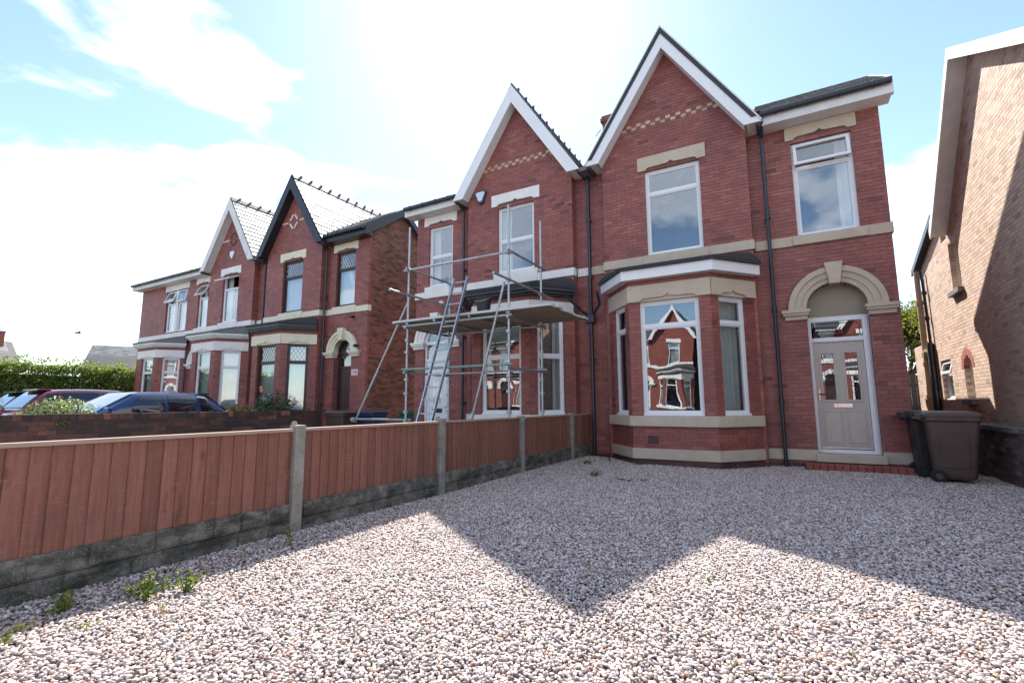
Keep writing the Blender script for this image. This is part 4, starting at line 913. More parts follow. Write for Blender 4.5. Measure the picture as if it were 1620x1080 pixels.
# ------------------------------------------------------------------ scaffold
S = thing('scaffold', (-5.9, 8.7, 0), 'galvanised tube scaffold tower with timber platform in front of the bay', 'scaffold')
xf, xr, yf_, yb_ = -7.23, -4.63, 8.0, 9.45
def tubep(name, a, b_, mat='galvanised', r=.0245): return MB().tube(a, b_, r, 12).build(name, mat, S, smooth=False)
coup = []
for x, y, zt in ((xf, yf_, 5.22), (xr, yf_, 5.20), (xf+.05, yb_, 4.45), (xr, yb_, 5.35)):
    s_ = tubep('standard', (x, y, .0), (x, y, zt)); MB().box(x-.075, x+.075, y-.075, y+.075, 0, .012).build('base_plate', 'galvanised', s_, fix=False)
    for z in (.85, 1.05, 1.45, 1.75, 1.97, 2.35, 2.62, 3.0, 3.65, 4.2): coup.append((x, y, z))
for z, mats in ((1.97, 'green_tube'), (2.93, 'galvanised'), (4.2, 'galvanised')):
    tubep('ledger', (xf-.1, yf_-.05, z), (xr+.1, yf_-.05, z), mats)
    if z < 4: tubep('ledger', (xf-.1, yb_-.05, z-.02), (xr+.15, yb_-.05, z-.02))
for z in (1.9, 2.88, 3.63, 4.22):
    for x in (xf+.05, xr+.05): tubep('transom', (x, yf_-(.65 if z == 3.63 else .15), z), (x, yb_+(.5 if (z == 3.63 and x > -6) else .12), z))
for x in (-6.4, -5.5): tubep('transom', (x, yf_-.12, 2.98), (x, yb_+.15, 2.98))
tubep('raker', (-8.85, 8.08, .85), (xf, 8.06, 3.6)); tubep('foot_tube', (-8.95, 8.05, .88), (xf+.1, 8.05, .88))
tubep('raker', (-5.62, 7.92, .25), (xr-.05, 7.92, 3.6))
for x, y, z in coup:
    m = MB(); m.box(x-.038, x+.038, y-.04, y+.035, z-.03, z+.03); m.tube((x-.055, y-.02, z), (x+.055, y-.02, z), .011, 8); m.build('coupler', 'galvanised', S, fix=False, bevel=.008)
m = MB(); m.tube((-8.9, 8.02, .86), (-8.8, 8.02, .86), .06, 12); m.build('coupler', 'galvanised', S)
y = 7.93; k = 0
while y < 9.55:
    dz = random.uniform(0, .006); b = MB(); xa = -7.68+random.uniform(-.06, .06); xb = -3.66+random.uniform(-.04, .04)
    b.box(xa, xb, y+.003, y+.222, 3.015+dz, 3.053+dz); bo = b.build('scaffold_board', 'board_wood', S, fix=False, bevel=.004)
    for q in (xa-.002, xb-.03): MB().box(q, q+.032, y+.001, y+.224, 3.013+dz, 3.055+dz).build('end_band', 'board_edge', bo, fix=False)
    y += .226
MB().box(-7.6, -3.7, 7.905, 7.93, 3.02, 3.065).build('edge_strip', 'board_edge', S, fix=False)
# ladder
Ld = thing('ladder', (-5.85, 6.6, 0), 'aluminium ladder leaning against the scaffold platform', 'ladder')
lb, lt = Vector((-5.82, 6.62, .02)), Vector((-5.80, 8.02, 3.85)); ld = (lt-lb).normalized()
for sx in (-.17, .17):
    m = MB(); o = Vector((sx, 0, 0)); n_ = Vector((0, -ld.z, ld.y)); a = lb+o; c = lt+o
    q = lambda p: [tuple(p+Vector((dx, 0, 0))+n_*dn) for dx, dn in ((-.015, -.033), (.015, -.033), (.015, .033), (-.015, .033))]
    m.hexa(q(a), q(c)); st = m.build('stile', 'aluminium', Ld, bevel=.004); m = MB(); m.hexa(q(a-ld*.02), q(a+ld*.04)); 
    MB().tube(a-ld*.015+Vector((0, -.02, 0)), a+ld*.05, .038, 8).build('foot', 'rubber', st)
k = .3
while k < (lt-lb).length-.1: p = lb+ld*k; MB().tube(p+Vector((-.16, 0, 0)), p+Vector((.16, 0, 0)), .016, 8).build('rung', 'aluminium', Ld); k += .262
tag(MB().path([(-5.70, 7.8, 3.10), (-5.66, 7.76, 3.16), (-5.55, 7.78, 3.12), (-5.6, 7.82, 3.17), (-5.72, 7.79, 3.13), (-5.62, 7.76, 3.11)], .028, 8).build('rope_tie', 'bin_blue'), 'blue rope tied around the ladder at the platform edge', 'rope')
BX, BY = -5.33, 8.17
bk = thing('bucket', (BX, BY, 3.06), 'black plastic bucket standing on the scaffold platform', 'bucket')
m = MB(); ring = lambda r_, z: [(BX+r_*math.cos(t), BY+r_*math.sin(t), z) for t in [2*math.pi*i/24 for i in range(24)]]
m.loft([ring(.125, 3.05), ring(.165, 3.37), ring(.18, 3.37), ring(.18, 3.40), ring(.155, 3.40), ring(.12, 3.08)], caps=True); m.build('pail', 'bin_black', bk)
MB().path([(BX+.178*math.cos(t), BY-.19*math.sin(t), 3.385-.1*math.sin(t)) for t in [math.pi*i/10 for i in range(11)]], .006, 6).build('handle', 'galvanised', bk)
pt = thing('paint_tub', (-8.0+1.25, 9.1, 3.06), 'small white tub on the scaffold boards', 'tub'); m = MB(); ring = lambda r_, z: [(-6.75+r_*math.cos(t), 9.1+r_*math.sin(t), z) for t in [2*math.pi*i/18 for i in range(18)]]
m.loft([ring(.08, 3.058), ring(.09, 3.2)]); m.build('tub_body', 'white_plastic', pt); MB().loft([ring(.096, 3.2), ring(.096, 3.22)]).build('lid', 'weathered_white', pt)

# ------------------------------------------------------------------ wheelie bins
def bin_(loc, rz, mat, label, lidmat=None, mark=None, group=None):
    t = thing('wheelie_bin', loc, label, 'bin', group); t.rotation_euler = (0, 0, rz); O = Vector(loc); lm = lidmat or mat
    def ring(z, w_, d0, d1, r_=.05):
        pts = []
        for cx_, cy_, a0 in ((w_-r_, d0+r_, -90), (w_-r_, d1-r_, 0), (-w_+r_, d1-r_, 90), (-w_+r_, d0+r_, 180)):
            for k in range(4): a = R(a0+30*k); pts.append((O.x+cx_+r_*math.cos(a), O.y+cy_+r_*math.sin(a), O.z+z))
        return pts
    m = MB(); m.loft([ring(.06, .225, -.22, .22), ring(.10, .235, -.24, .23), ring(.72, .268, -.31, .27), ring(.90, .275, -.33, .28), ring(.93, .295, -.36, .30), ring(.98, .295, -.36, .30)]); bd = m.build('body', mat, t, bevel=0)
    m = MB(); m.loft([ring(.985, .305, -.38, .33), ring(1.02, .305, -.38, .33), ring(1.055, .27, -.33, .26), ring(1.065, .2, -.25, .2)]); m.box(O.x-.22, O.x+.22, O.y+.3, O.y+.40, O.z+.96, O.z+1.03); ld_ = m.build('lid', lm, t)
    m = MB(); m.tube((O.x-.22, O.y+.42, O.z+.97), (O.x+.22, O.y+.42, O.z+.97), .018, 10); m.path([(O.x-.2, O.y+.3, O.z+.92), (O.x-.2, O.y+.42, O.z+.97)], .016, 8); m.path([(O.x+.2, O.y+.3, O.z+.92), (O.x+.2, O.y+.42, O.z+.97)], .016, 8); m.build('handle', mat, t)
    for sx in (-1, 1):
        x = O.x+sx*.27; m = MB(); m.tube((x-.03, O.y+.2, O.z+.1), (x+.03, O.y+.2, O.z+.1), .1, 20); wl = m.build('wheel', 'rubber', t, bevel=.01); MB().tube((x-.034, O.y+.2, O.z+.1), (x+.034, O.y+.2, O.z+.1), .045, 12).build('hub', mat, wl)
    MB().box(O.x-.28, O.x+.28, O.y+.19, O.y+.21, O.z+.09, O.z+.11).build('axle', 'galvanised', t, fix=False)
    fr = Matrix.Translation((O.x, O.y, O.z)); m = MB(fr)
    p = [(-.13, .3), (.13, .3), (.16, .74), (.12, .80), (-.12, .80), (-.16, .74)]
    yf = lambda z: -.24-.07*(z-.1)/.62
    m.loft([[(a, yf(z)-.012, z) for a, z in p], [(a, yf(z)+.03, z) for a, z in p]]); m.build('front_panel', mat, t, bevel=.006)
    for sx in (-1, 1):
        q = [(-.17, .22), (.15, .22), (.16, .72), (.12, .78), (-.15, .78), (-.19, .72)]; m = MB(fr)
        xx = lambda z: .235+.035*(z-.1)/.62
        m.loft([[(sx*(xx(z)+.010), a, z) for a, z in q], [(sx*(xx(z)-.03), a, z) for a, z in q]]); m.build('side_panel', mat, t, bevel=.006)
    if mark: text(mark, .2, fr @ Matrix.Translation((0, -.315, .45)), 'bin_lettering', 'white_plastic', t)
    return t
bin_((2.14, 9.90, 0), R(84), 'bin_brown', 'brown wheelie bin with its side panel towards the gravel beside the front door')
bk2 = bin_((2.03, 10.42, 0), R(90), 'bin_black', 'black wheelie bin tucked between the house corner and the brown bin')
bin_((-10.05, 8.72, 0), R(12), 'bin_brown', 'brown wheelie bin at the end of the dark garden wall')
bin_((-9.72, 9.45, 0), R(8), 'bin_blue', 'dark blue wheelie bin behind the scaffold raker')
bin_((-9.95, 11.3, 0), R(20), 'bin_green', 'green wheelie bin with white lettering by the rustic brick side wall', mark='Jn')
bin_((-9.42, 11.75, 0), R(14), 'bin_black', 'black wheelie bin beside the green lettered bin')
bin_((-12.05, 8.95, 0), R(95), 'bin_black', 'black wheelie bin lid showing over the garden wall by the roses')
# ------------------------------------------------------------------ cars
def car(loc, rz, paint, label, Lh=2.0, roof=1.5, hatch='steep', belt=.95, plate=True):
    t = thing('parked_car', loc, label, 'car'); t.rotation_euler = (0, 0, rz); O = Vector(loc); hw = .86
    Wp = lambda p: (O.x+p[0], O.y+p[1], O.z+p[2])
    # body shell, nose towards +x
    stn = [(-Lh, .45, .78, .70), (-Lh+.10, .30, belt-.02, .80), (-Lh+.5, .22, belt+.02, hw), (-.8, .20, belt, hw), (.4, .20, belt-.03, hw), (1.05, .20, belt-.06, hw-.01), (Lh-.45, .22, .84, hw-.05), (Lh-.10, .30, .72, .72), (Lh, .42, .62, .60)]
    rings = []
    for x, zb, zt, w_ in stn:
        half = [(.0, zb), (w_*.88, zb), (w_*.98, zb+.12), (w_, (zb+zt)/2), (w_*.985, zt-.10), (w_*.93, zt-.02), (w_*.6, zt+.015), (.0, zt+.025)]
        rings.append([Wp((x, y, z)) for y, z in half]+[Wp((x, -y, z)) for y, z in half[-2:0:-1]])
    m = MB(); m.loft(rings); m.build('body', paint, t, smooth=True, sub=2)
    # glasshouse
    xw, xr, xt, xe = 1.02, .25, -Lh+.62, -Lh+.12
    if hatch == 'raked': xt, xe = -Lh+.75, -Lh+.20
    def zr(x):
        if x >= xr: k = (x-xr)/(xw-xr); return belt+(roof-.05-belt)*(1-k)**.85
        if x <= xt: k = (xt-x)/(xt-xe); return belt+(roof-.07-belt)*(1-k**1.25)
        k = (x-xt)/(xr-xt); return roof-.05+.05*math.sin(math.pi*min(1, .12+k*.8)) - .02*(1-k)
    def wb(x): return hw*.955-.05*max(0, (x-.4))-.06*max(0, -Lh+1.0-x)
    def wr(x): k = min(1, max(0, (zr(x)-belt)/(roof-belt))); return wb(x)-.20*k
    xs = [xw-(xw-xe)*i/22 for i in range(23)]; rings = []
    for x in xs:
        zt = zr(x); a, c = wb(x), wr(x); zb = belt-.06
        half = [(.0, zb), (a, zb), (a*.98+c*.02, belt+.02*0), (a*.5+c*.5+.015, (belt+zt)/2), (c, zt-.05 if zt-belt > .1 else zt-.01), (c*.85, zt-.012), (0, zt)]
        rings.append([Wp((x, y, z)) for y, z in half]+[Wp((x, -y, z)) for y, z in half[-2:0:-1]])
    m = MB(); m.loft(rings); m.build('cabin', paint, t, smooth=True, sub=1)
    def side(x, k):
        zt = zr(x)-.05; return (x, (wb(x)*(1-k)+wr(x)*k)+.012+.02*math.sin(math.pi*k), belt+.03+(zt-belt-.03)*k)
    def glass(f, nu, nv, name, mat='car_glass'):
        m = MB(); vs = [Wp(f(i/nu, j/nv)) for i in range(nu+1) for j in range(nv+1)]
        m.add(vs, [(i*(nv+1)+j, (i+1)*(nv+1)+j, (i+1)*(nv+1)+j+1, i*(nv+1)+j+1) for i in range(nu) for j in range(nv)]); return m.build(name, mat, t, smooth=True, fix=False)
    for sg in (-1, 1):
        for n_, (xa0, xa1, xb0, xb1) in {'front_door_glass': (xw-.22, xr-.10, -.32, -.32), 'rear_door_glass': (-.40, -.40, xt+.22, xt+.30), 'quarter_glass': (xt+.14, xt+.22, xe+.36, xt-.02)}.items():
            def f(u, v): 
                k = .04+.86*v; x = (xa0+(xa1-xa0)*v)*(1-u)+(xb0+(xb1-xb0)*v)*u; p = side(x, k); return (p[0], sg*p[1], p[2])
            glass(f, 8, 5, n_)
        mm = MB(); mm.loft([[Wp((xw-.22+dx, sg*(hw-.0+dy), belt+.02+dz)) for dx, dz in ((0, 0), (.1, .02), (.08, .14), (-.02, .13))] for dy in (.0, .20)]); mm.build('mirror', paint, t, bevel=.02)
        for nm, x, z, mat in (('tail_light', -Lh+.12, belt-.12, 'tail_red'), ('headlight', Lh-.30, .66, 'chrome')):
            q = MB(); q.loft([[Wp((x+a, sg*(hw-.07+b_-(.1 if nm == 'headlight' else 0)), z+c)) for a, c in ((-.16, -.06), (.14, -.05), (.16, .07), (-.1, .08))] for b_ in (-.08, .045)]); q.build(nm, mat, t, bevel=.02)
        for x in (-Lh+.78, Lh-.80):
            q = MB(); q.tube(Wp((x, sg*(hw-.17), .31)), Wp((x, sg*(hw+.01), .31)), .31, 24); wl = q.build('wheel', 'rubber', t, bevel=.03); q = MB(); q.tube(Wp((x, sg*(hw-.05), .31)), Wp((x, sg*(hw+.018), .31)), .2, 18); q.build('rim', 'aluminium', wl)
    glass(lambda u, v: (xw-.06-(xw-xr-.08)*v, (u*2-1)*(wr(xw-.06-(xw-xr-.08)*v)-.05), zr(xw-.06-(xw-xr-.08)*v)+.012), 8, 6, 'windscreen')
    glass(lambda u, v: (xe+.06+(xt-xe-.10)*v-.012, (u*2-1)*(wr(xe+.06+(xt-xe-.10)*v)-.06), zr(xe+.06+(xt-xe-.10)*v)+.008), 8, 6, 'rear_screen')
    q = MB(); q.box(*[c for a, b_ in zip(Wp((xt-.16, -.52, roof-.075)), Wp((xt+.12, .52, roof-.035))) for c in (a, b_)]); q.build('spoiler', paint, t, bevel=.015)
    for x, mt in ((-Lh-.015, 'plate_yellow'), (Lh+.0, 'plate_white')):
        if plate: MB().box(O.x+x-.01, O.x+x+.012, O.y-.26, O.y+.26, O.z+(.74 if x < 0 else .42), O.z+(.85 if x < 0 else .53)).build('number_plate', mt, t, fix=False)
    return t
car((-13.36, 5.45, 0), R(-90), 'car_blue', 'metallic blue hatchback parked behind the garden wall with its nose to the road', Lh=2.02, roof=1.56, hatch='raked', belt=1.02)
car((-17.3, 6.35, 0), R(90), 'car_maroon', 'maroon hatchback parked tail to the road behind the variegated shrub', Lh=2.1, roof=1.69, belt=1.1)
c3 = car((-20.6, 6.75, 0), R(90), 'car_dark', 'dark car with yellow rear plate parked by the tall hedge', Lh=2.05, roof=1.69, belt=1.1)

# ------------------------------------------------------------------ plants
def leaf(mb, p, n_, size, asp=.55):
    n_ = Vector(n_).normalized(); a = n_.orthogonal().normalized(); a = (Matrix.Rotation(random.random()*6.283, 3, n_) @ a); b_ = n_.cross(a); p = Vector(p); L_ = size; w_ = size*asp
    k = len(mb.v); mb.v += [tuple(p-a*L_*.5), tuple(p+b_*w_*.5+n_*L_*.08), tuple(p+a*L_*.5), tuple(p-b_*w_*.5+n_*L_*.08)]; mb.f.append((k, k+1, k+2, k+3))
def rv(): 
    v = Vector((random.gauss(0, 1), random.gauss(0, 1), random.gauss(0, 1))); return v.normalized()
H = thing('hedge', (-28.9, 6, 0), 'tall clipped green hedge beyond the parked cars with yellow green new growth', 'hedge')
m = MB()
for i in range(56000):
    f = random.random(); y = random.uniform(-6, 17); top = 3.02+.22*noise.noise((y*.9, 0, 3))+.12*noise.noise((y*3.1, 2, 3))
    if f < .62:
        z = random.uniform(.1, top); x = -28.25+.28*noise.noise((y*1.4, z*1.6, 1))+.12*noise.noise((y*4, z*4, 1))-abs(random.gauss(0, .13)); n_ = Vector((1, 0, .35))+rv()*.9
    elif f < .93:
        x = random.uniform(-29.6, -28.2); z = top-abs(random.gauss(0, .24))+.1*noise.noise((x*3, y*3, 0)); n_ = Vector((0, 0, 1))+rv()*.8
    else: x = random.uniform(-29.5, -28.3); z = top+random.random()**2*.38; n_ = rv()
    leaf(m, (x, y, z), n_, random.uniform(.07, .16))
m.build('foliage', 'hedge_leaf', H, fix=False)
m = MB(); 
for y in np.arange(-5.8, 16.8, .55): m.path([(-28.9, y, 0), (-28.9+random.uniform(-.2, .2), y+random.uniform(-.2, .2), 1.4), (-28.9+random.uniform(-.3, .3), y+random.uniform(-.3, .3), 2.7)], .03, 6)
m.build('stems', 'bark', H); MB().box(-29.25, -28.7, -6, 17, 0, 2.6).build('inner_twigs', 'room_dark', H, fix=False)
def bush(name, loc, rx, ry, rz_, n, mat, label, cat, size=(.04, .08), base=0., stems=5):
    t = thing(name, loc, label, cat); m = MB(); O = Vector(loc)
    for i in range(n):
        d = rv(); d.z = abs(d.z); k = random.random()**.4; q = 1+.3*noise.noise(d*2.3+O); p = O+Vector((d.x*rx*k*q, d.y*ry*k*q, base+d.z*rz_*k*q)); leaf(m, p, d+rv()*.8+Vector((0, 0, .4)), random.uniform(*size))
    m.build('foliage', mat, t, fix=False); m = MB()
    for i in range(stems): a = random.random()*6.28; m.path([tuple(O), tuple(O+Vector((math.cos(a)*rx*.3, math.sin(a)*ry*.3, base*.7+.05))), tuple(O+Vector((math.cos(a)*rx*.7, math.sin(a)*ry*.7, base+rz_*.7)))], .012, 6)
    m.build('stems', 'bark', t); return t
bush('shrub', (-11.1, 3.42, 0), .34, .62, .42, 2600, 'shrub_leaf', 'low pale green variegated shrub behind the garden wall', 'shrub', base=.90)
rs = bush('rose_bush', (-13.45, 9.05, 0), .85, .5, .75, 900, 'rose_leaf', 'dark leaved rose bush with a peach bloom below the leaded bay window', 'shrub', size=(.08, .14), base=.85, stems=9)
for p in ((-13.75, 8.85, 1.72), (-13.72, 8.86, 1.64)):
    m = MB(); 
    for i in range(26): d = rv(); leaf(m, Vector(p)+d*.05, d, .09, .9)
    m.build('bloom', 'flower_pink', rs, fix=False)
bush('low_plant', (-13.9, 8.2, 0), 1.0, .3, .3, 900, 'ground_leaf', 'golden leaved low plants along the top of the garden wall under the roses', 'plant', size=(.05, .10), base=.95)
bush('wall_weed', (-10.18, 3.20, .92), .05, .10, .12, 60, 'weed_leaf', 'small green weed growing out of the garden wall face', 'weed', size=(.03, .05), base=-.03, stems=2)
def tree(loc, h, rad, label, n=7000, mat='tree_leaf'):
    t = thing('tree', loc, label, 'tree'); O = Vector(loc); m = MB(); ends = []
    def limb(p, d, L_, r_, lv):
        q = p+d*L_; m.tube(p, q, r_, 8, r_*.68)
        if lv == 0: ends.append(q); return
        for _ in range(3 if lv > 1 else 4): limb(q, (d+rv()*.65+Vector((0, 0, .12))).normalized(), L_*random.uniform(.62, .8), r_*.62, lv-1)
        ends.append(q)
    limb(O, Vector((0, 0, 1)), h*.26, .13, 4); m.build('trunk', 'bark', t); m = MB()
    for i in range(n):
        e = random.choice(ends); p = e+rv()*abs(random.gauss(0, .34))
        leaf(m, p, rv()+Vector((0, 0, .5)), random.uniform(.08, .17))
    m.build('crown', mat, t, fix=False); return t
tree((3.75, 22.0, 0), 6.6, 2, 'green and bronze leaved tree at the end of the passage', 17000)
tree((1.2, 27, 0), 6.0, 2, 'small garden tree standing beyond the bronze leaved tree', 5000)
for k, (p, h) in enumerate((((-33, 13.5, 0), 3.4), ((-36, 16, 0), 3.6))):
    tree(p, h, 1, ['thin leafed sapling rising above the hedge', 'feathery young tree rising just behind the hedge'][k], 700)

# far houses beyond the hedge
def far_house(cx_, cy_, w_, d_, ez, rz_, label, chimney=None, wallm='flat_rustic_brick'):
    t = thing('far_house', (cx_, cy_, 0), label, 'house'); MB().box(cx_-w_/2, cx_+w_/2, cy_-d_/2, cy_+d_/2, 0, ez).build('wall', wallm, t, fix=False)
    for sg in (-1, 1):
        MB().prism([(cx_-w_/2, ez), (cx_+w_/2, ez), (cx_, rz_-.1)], cy_+sg*d_/2-.1, cy_+sg*d_/2+.1).build('gable_wall', wallm, t)
        o = MB().prism([(cx_, rz_), (cx_+sg*(w_/2+.3), ez-.1), (cx_+sg*(w_/2+.25), ez-.2), (cx_, rz_-.12)], cy_-d_/2-.25, cy_+d_/2+.25).build('roof', 'slate_sheet', t)
        dn = Vector((sg*(w_/2), 0, ez-rz_)); nd = int(dn.length/.3)
        if sg > 0: slates(o, (cx_, cy_-d_/2-.25, rz_), (0, 1, 0), dn, int((d_+.3)/.5), nd, False, dims=(.5, .3))
        MB().tube((cx_+sg*(w_/2+.33), cy_-d_/2, ez-.12), (cx_+sg*(w_/2+.33), cy_+d_/2, ez-.12), .06, 8).build('gutter', 'black_pipe', t)
    for y in (cy_-d_/4, cy_+d_/4):
        fr = frame((cx_+w_/2, y, 0), (0, 1, 0)); window(t, fr @ Matrix.Translation((0, -.1, ez-1.7)), 1.3, 1.2, sb=.0)
    if chimney:
        x, y = chimney; m = MB(); m.box(x-.45, x+.45, y-.6, y+.6, rz_-1.5, rz_+.75); m.box(x-.5, x+.5, y-.65, y+.65, rz_+.75, rz_+.9); c = m.build('chimney', 'terracotta', t, fix=False); 
    return t
far_house(-66, 8.0, 8, 16, 4.55, 7.55, 'distant house with pale slate roof and red chimney above the hedge', chimney=(-65.6, 14.9))
far_house(-60, 27.0, 8, 12, 4.7, 7.6, 'distant house with pale grey roof beside the long brick house').rotation_euler = (0, 0, R(-30))
bd = thing('bird', (-42, 13.5, 6.2), 'small dark bird flying above the distant chimney', 'bird'); O = Vector((-42, 13.5, 6.2)); m = MB()
m.loft([[(O.x+r_*math.cos(t), O.y+y, O.z+r_*math.sin(t)) for t in [2*math.pi*i/10 for i in range(10)]] for y, r_ in ((-.22, .01), (-.15, .04), (0, .06), (.12, .045), (.2, .03), (.26, .005))]); m.build('body', 'bird_grey', bd)
for sg in (-1, 1): MB().loft([[(O.x, O.y-.06, O.z+.02), (O.x, O.y+.1, O.z+.02), (O.x, O.y+.1, O.z+.035), (O.x, O.y-.06, O.z+.035)], [(O.x+sg*.3, O.y-.02, O.z+.12), (O.x+sg*.3, O.y+.08, O.z+.12), (O.x+sg*.3, O.y+.08, O.z+.13), (O.x+sg*.3, O.y-.02, O.z+.13)], [(O.x+sg*.6, O.y-.06, O.z+.05), (O.x+sg*.6, O.y-.02, O.z+.05), (O.x+sg*.6, O.y-.02, O.z+.055), (O.x+sg*.6, O.y-.06, O.z+.055)]]).build('wing', 'bird_grey', bd)

# ------------------------------------------------------------------ gravel: every pebble is an instance scattered on the drive
sp = .0166; xs_ = np.arange(-4.03, 2.80, sp); ys_ = np.arange(-.6, 10.8, sp); gx_, gy_ = np.meshgrid(xs_, ys_); pts = np.stack([gx_.ravel(), gy_.ravel()], 1)
pts += np.random.uniform(-sp*.5, sp*.5, pts.shape)
def inside(p):   # keep pebbles off the bay foot, door step and bins
    x, y = p[:, 0], p[:, 1]
    bayk = (np.abs(x+1.95) < np.clip(.8+(y-9.75)/.85*.7, 0, 1.5)+.02) & (y > 9.74)
    front = (y > 10.59) & (x < -.37) | (y > 10.80)
    step_ = (x > dc-.73) & (x < dc+.73) & (y > 10.31)
    return ~(bayk | front | step_)
pts = pts[inside(pts)]
base = .012*np.sin(pts[:, 0]*1.7+.4*np.sin(pts[:, 1]))*np.sin(pts[:, 1]*1.3+.7) + .035*np.exp(-((pts[:, 0]+4.0)/.35)**2)
zz_ = base+np.random.uniform(-.006, .012, len(pts))
me = bpy.data.meshes.new('gravel'); me.from_pydata([(a, b_, c) for (a, b_), c in zip(pts.tolist(), zz_.tolist())], [], [])
gv = bpy.data.objects.new('gravel', me); COL.objects.link(gv); tag(gv, 'loose pinkish grey pebbles covering the whole drive', 'gravel', kind='stuff')
ng = bpy.data.node_groups.new('pebbles', 'GeometryNodeTree'); ng.interface.new_socket('Geometry', in_out='INPUT', socket_type='NodeSocketGeometry'); ng.interface.new_socket('Geometry', in_out='OUTPUT', socket_type='NodeSocketGeometry')
def gn(t, **k):
    n_ = ng.nodes.new(t)
    for a, b_ in k.items(): setattr(n_, a, b_)
    return n_
gi, go = gn('NodeGroupInput'), gn('NodeGroupOutput'); jn = gn('GeometryNodeJoinGeometry')
for v in range(4):
    ic = gn('GeometryNodeMeshIcoSphere'); ic.inputs['Radius'].default_value = 1; ic.inputs['Subdivisions'].default_value = 2 + (v < 2)*0
    sp_ = gn('GeometryNodeSetPosition'); nz = gn('ShaderNodeTexNoise'); nz.noise_dimensions = '4D'; nz.inputs['W'].default_value = v*3.7; nz.inputs['Scale'].default_value = .75; nz.inputs['Detail'].default_value = 1
    sb_ = gn('ShaderNodeVectorMath', operation='SUBTRACT'); sb_.inputs[1].default_value = (.5, .5, .5); ml = gn('ShaderNodeVectorMath', operation='SCALE'); ml.inputs['Scale'].default_value = 1.25
    ng.links.new(nz.outputs['Color'], sb_.inputs[0]); ng.links.new(sb_.outputs[0], ml.inputs[0]); ng.links.new(ml.outputs[0], sp_.inputs['Offset']); ng.links.new(ic.outputs[0], sp_.inputs['Geometry'])
    sm = gn('GeometryNodeSetShadeSmooth'); ng.links.new(sp_.outputs[0], sm.inputs[0]); mt = gn('GeometryNodeSetMaterial'); mt.inputs['Material'].default_value = G('pebble'); ng.links.new(sm.outputs[0], mt.inputs['Geometry'])
    g2i = gn('GeometryNodeGeometryToInstance'); ng.links.new(mt.outputs[0], g2i.inputs[0]); ng.links.new(g2i.outputs[0], jn.inputs[0])
ip = gn('GeometryNodeInstanceOnPoints'); ip.inputs['Pick Instance'].default_value = True
ri = gn('FunctionNodeRandomValue', data_type='INT'); ri.inputs[4].default_value = 0; ri.inputs[5].default_value = 3
rr = gn('FunctionNodeRandomValue', data_type='FLOAT_VECTOR'); rr.inputs[0].default_value = (-.45, -.45, 0); rr.inputs[1].default_value = (.45, .45, 6.283)
rs_ = gn('FunctionNodeRandomValue', data_type='FLOAT_VECTOR'); rs_.inputs[0].default_value = (.0070, .0056, .0045); rs_.inputs[1].default_value = (.0155, .0122, .0095)
for k, n_ in enumerate((ri, rr, rs_)): n_.inputs['Seed'].default_value = k+3
ng.links.new(gi.outputs[0], ip.inputs['Points']); ng.links.new(jn.outputs[0], ip.inputs['Instance']); ng.links.new(ri.outputs[2], ip.inputs['Instance Index']); ng.links.new(rr.outputs[0], ip.inputs['Rotation']); ng.links.new(rs_.outputs[0], ip.inputs['Scale'])
ng.links.new(ip.outputs[0], go.inputs[0]); gv.modifiers.new('pebbles', 'NODES').node_group = ng

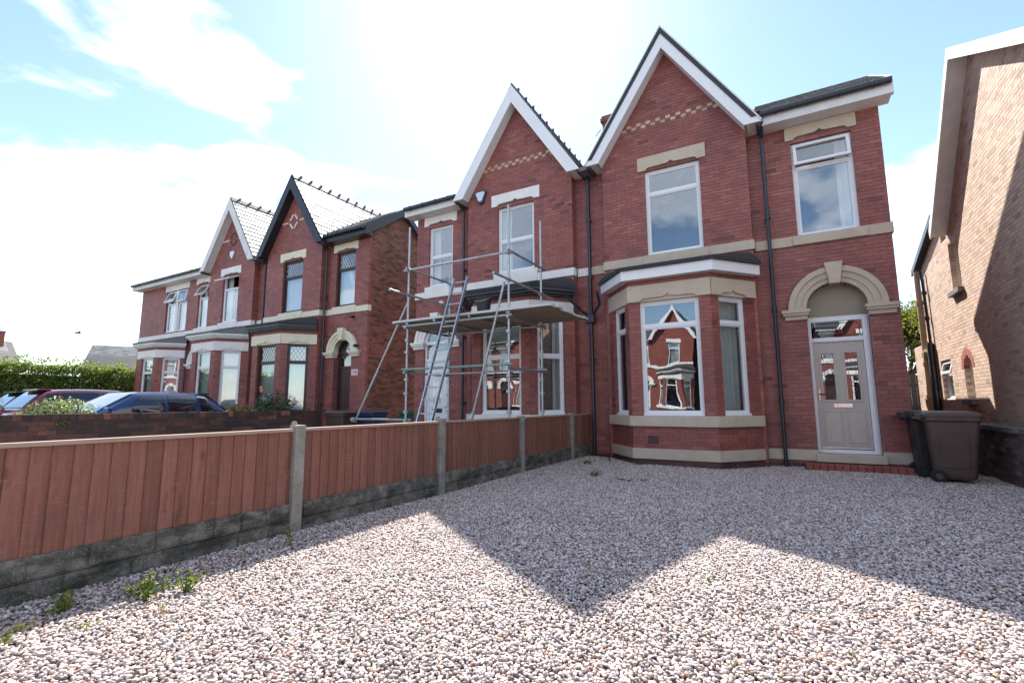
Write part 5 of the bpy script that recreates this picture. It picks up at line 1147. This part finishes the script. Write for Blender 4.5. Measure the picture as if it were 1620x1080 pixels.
# ------------------------------------------------------------------ weeds in the gravel
def weed(x, y, h, n, mat, label, spread=.1, grass=False):
    t = thing('weed', (x, y, 0), label, 'weed', label); m = MB(); O = Vector((x, y, .01)); st = MB()
    for i in range(n):
        a = random.random()*6.283; d = Vector((math.cos(a), math.sin(a), 0)); q = random.random(); tip = O+d*spread*q+Vector((0, 0, h*(.4+.6*random.random())))
        O = Vector((x+random.gauss(0, spread*.3), y+random.gauss(0, spread*.3), .005)) if grass else O
        if grass:
            w_ = Vector((-d.y, d.x, 0))*.0022; md_ = O+d*spread*q*.35+Vector((0, 0, tip.z*.65)); m.add([tuple(O+d*.02-w_), tuple(O+d*.02+w_), tuple(md_+w_*.8), tuple(tip), tuple(md_-w_*.8)], [(0, 1, 2, 3, 4)])
        else:
            st.tube(O+d*.01, tip, .0025, 5)
            for k in range(4): leaf(m, O+(tip-O)*random.uniform(.4, 1)+rv()*.02, rv()+Vector((0, 0, 1)), random.uniform(.025, .05))
    if st.v: st.build('stems', mat, t)
    m.build('leaves', mat, t, fix=False)
WL = ('leafy green weed rooted in the gravel along the fence foot', 'tuft of dry straw coloured grass along the fence foot', 'sprig of thin green grass along the fence foot')
for x, y, h, n, mt, sp_, gr in ((-3.55, 1.62, .16, 26, 'weed_leaf', .16, False), (-3.45, 1.80, .13, 14, 'weed_leaf', .12, False), (-3.25, 1.55, .10, 12, 'dry_weed', .07, True), (-3.72, 1.28, .15, 16, 'weed_leaf', .13, False), (-3.6, 1.05, .09, 30, 'dry_weed', .10, True), (-3.35, 1.25, .09, 12, 'weed_leaf', .1, True),
                              (-3.78, 2.35, .12, 10, 'dry_weed', .07, True), (-3.72, 2.75, .2, 6, 'weed_leaf', .06, False), (-3.6, 1.95, .09, 10, 'dry_weed', .07, True), (-3.8, 3.3, .07, 8, 'weed_leaf', .08, True), (-3.5, .9, .12, 18, 'weed_leaf', .14, False)): weed(x, y, h, n, mt, WL[1 if mt == 'dry_weed' else (2 if gr else 0)], sp_, gr)
WL = ('green grass tuft in the shaded gravel near the bay window', 'leafy green weed in the shaded gravel near the bay window')
for x, y, h, n, gr in ((-3.6, 9.2, .10, 26, True), (-3.1, 8.4, .07, 20, True), (-2.3, 7.6, .05, 26, True), (-2.05, 7.7, .05, 26, True), (-2.9, 7.9, .06, 16, False), (-3.3, 9.75, .14, 16, True), (-2.6, 9.6, .1, 14, False), (-.9, 9.85, .1, 12, True)): weed(x, y, h, n, 'weed_leaf', WL[0 if gr else 1], .18, gr)
WL = 'thin green blade of grass standing in the sunlit pebbles'
for x, y in ((-.3, 2.55), (-.55, 3.6), (.2, 2.9)): weed(x, y, .05, 4, 'weed_leaf', WL, .05, True)
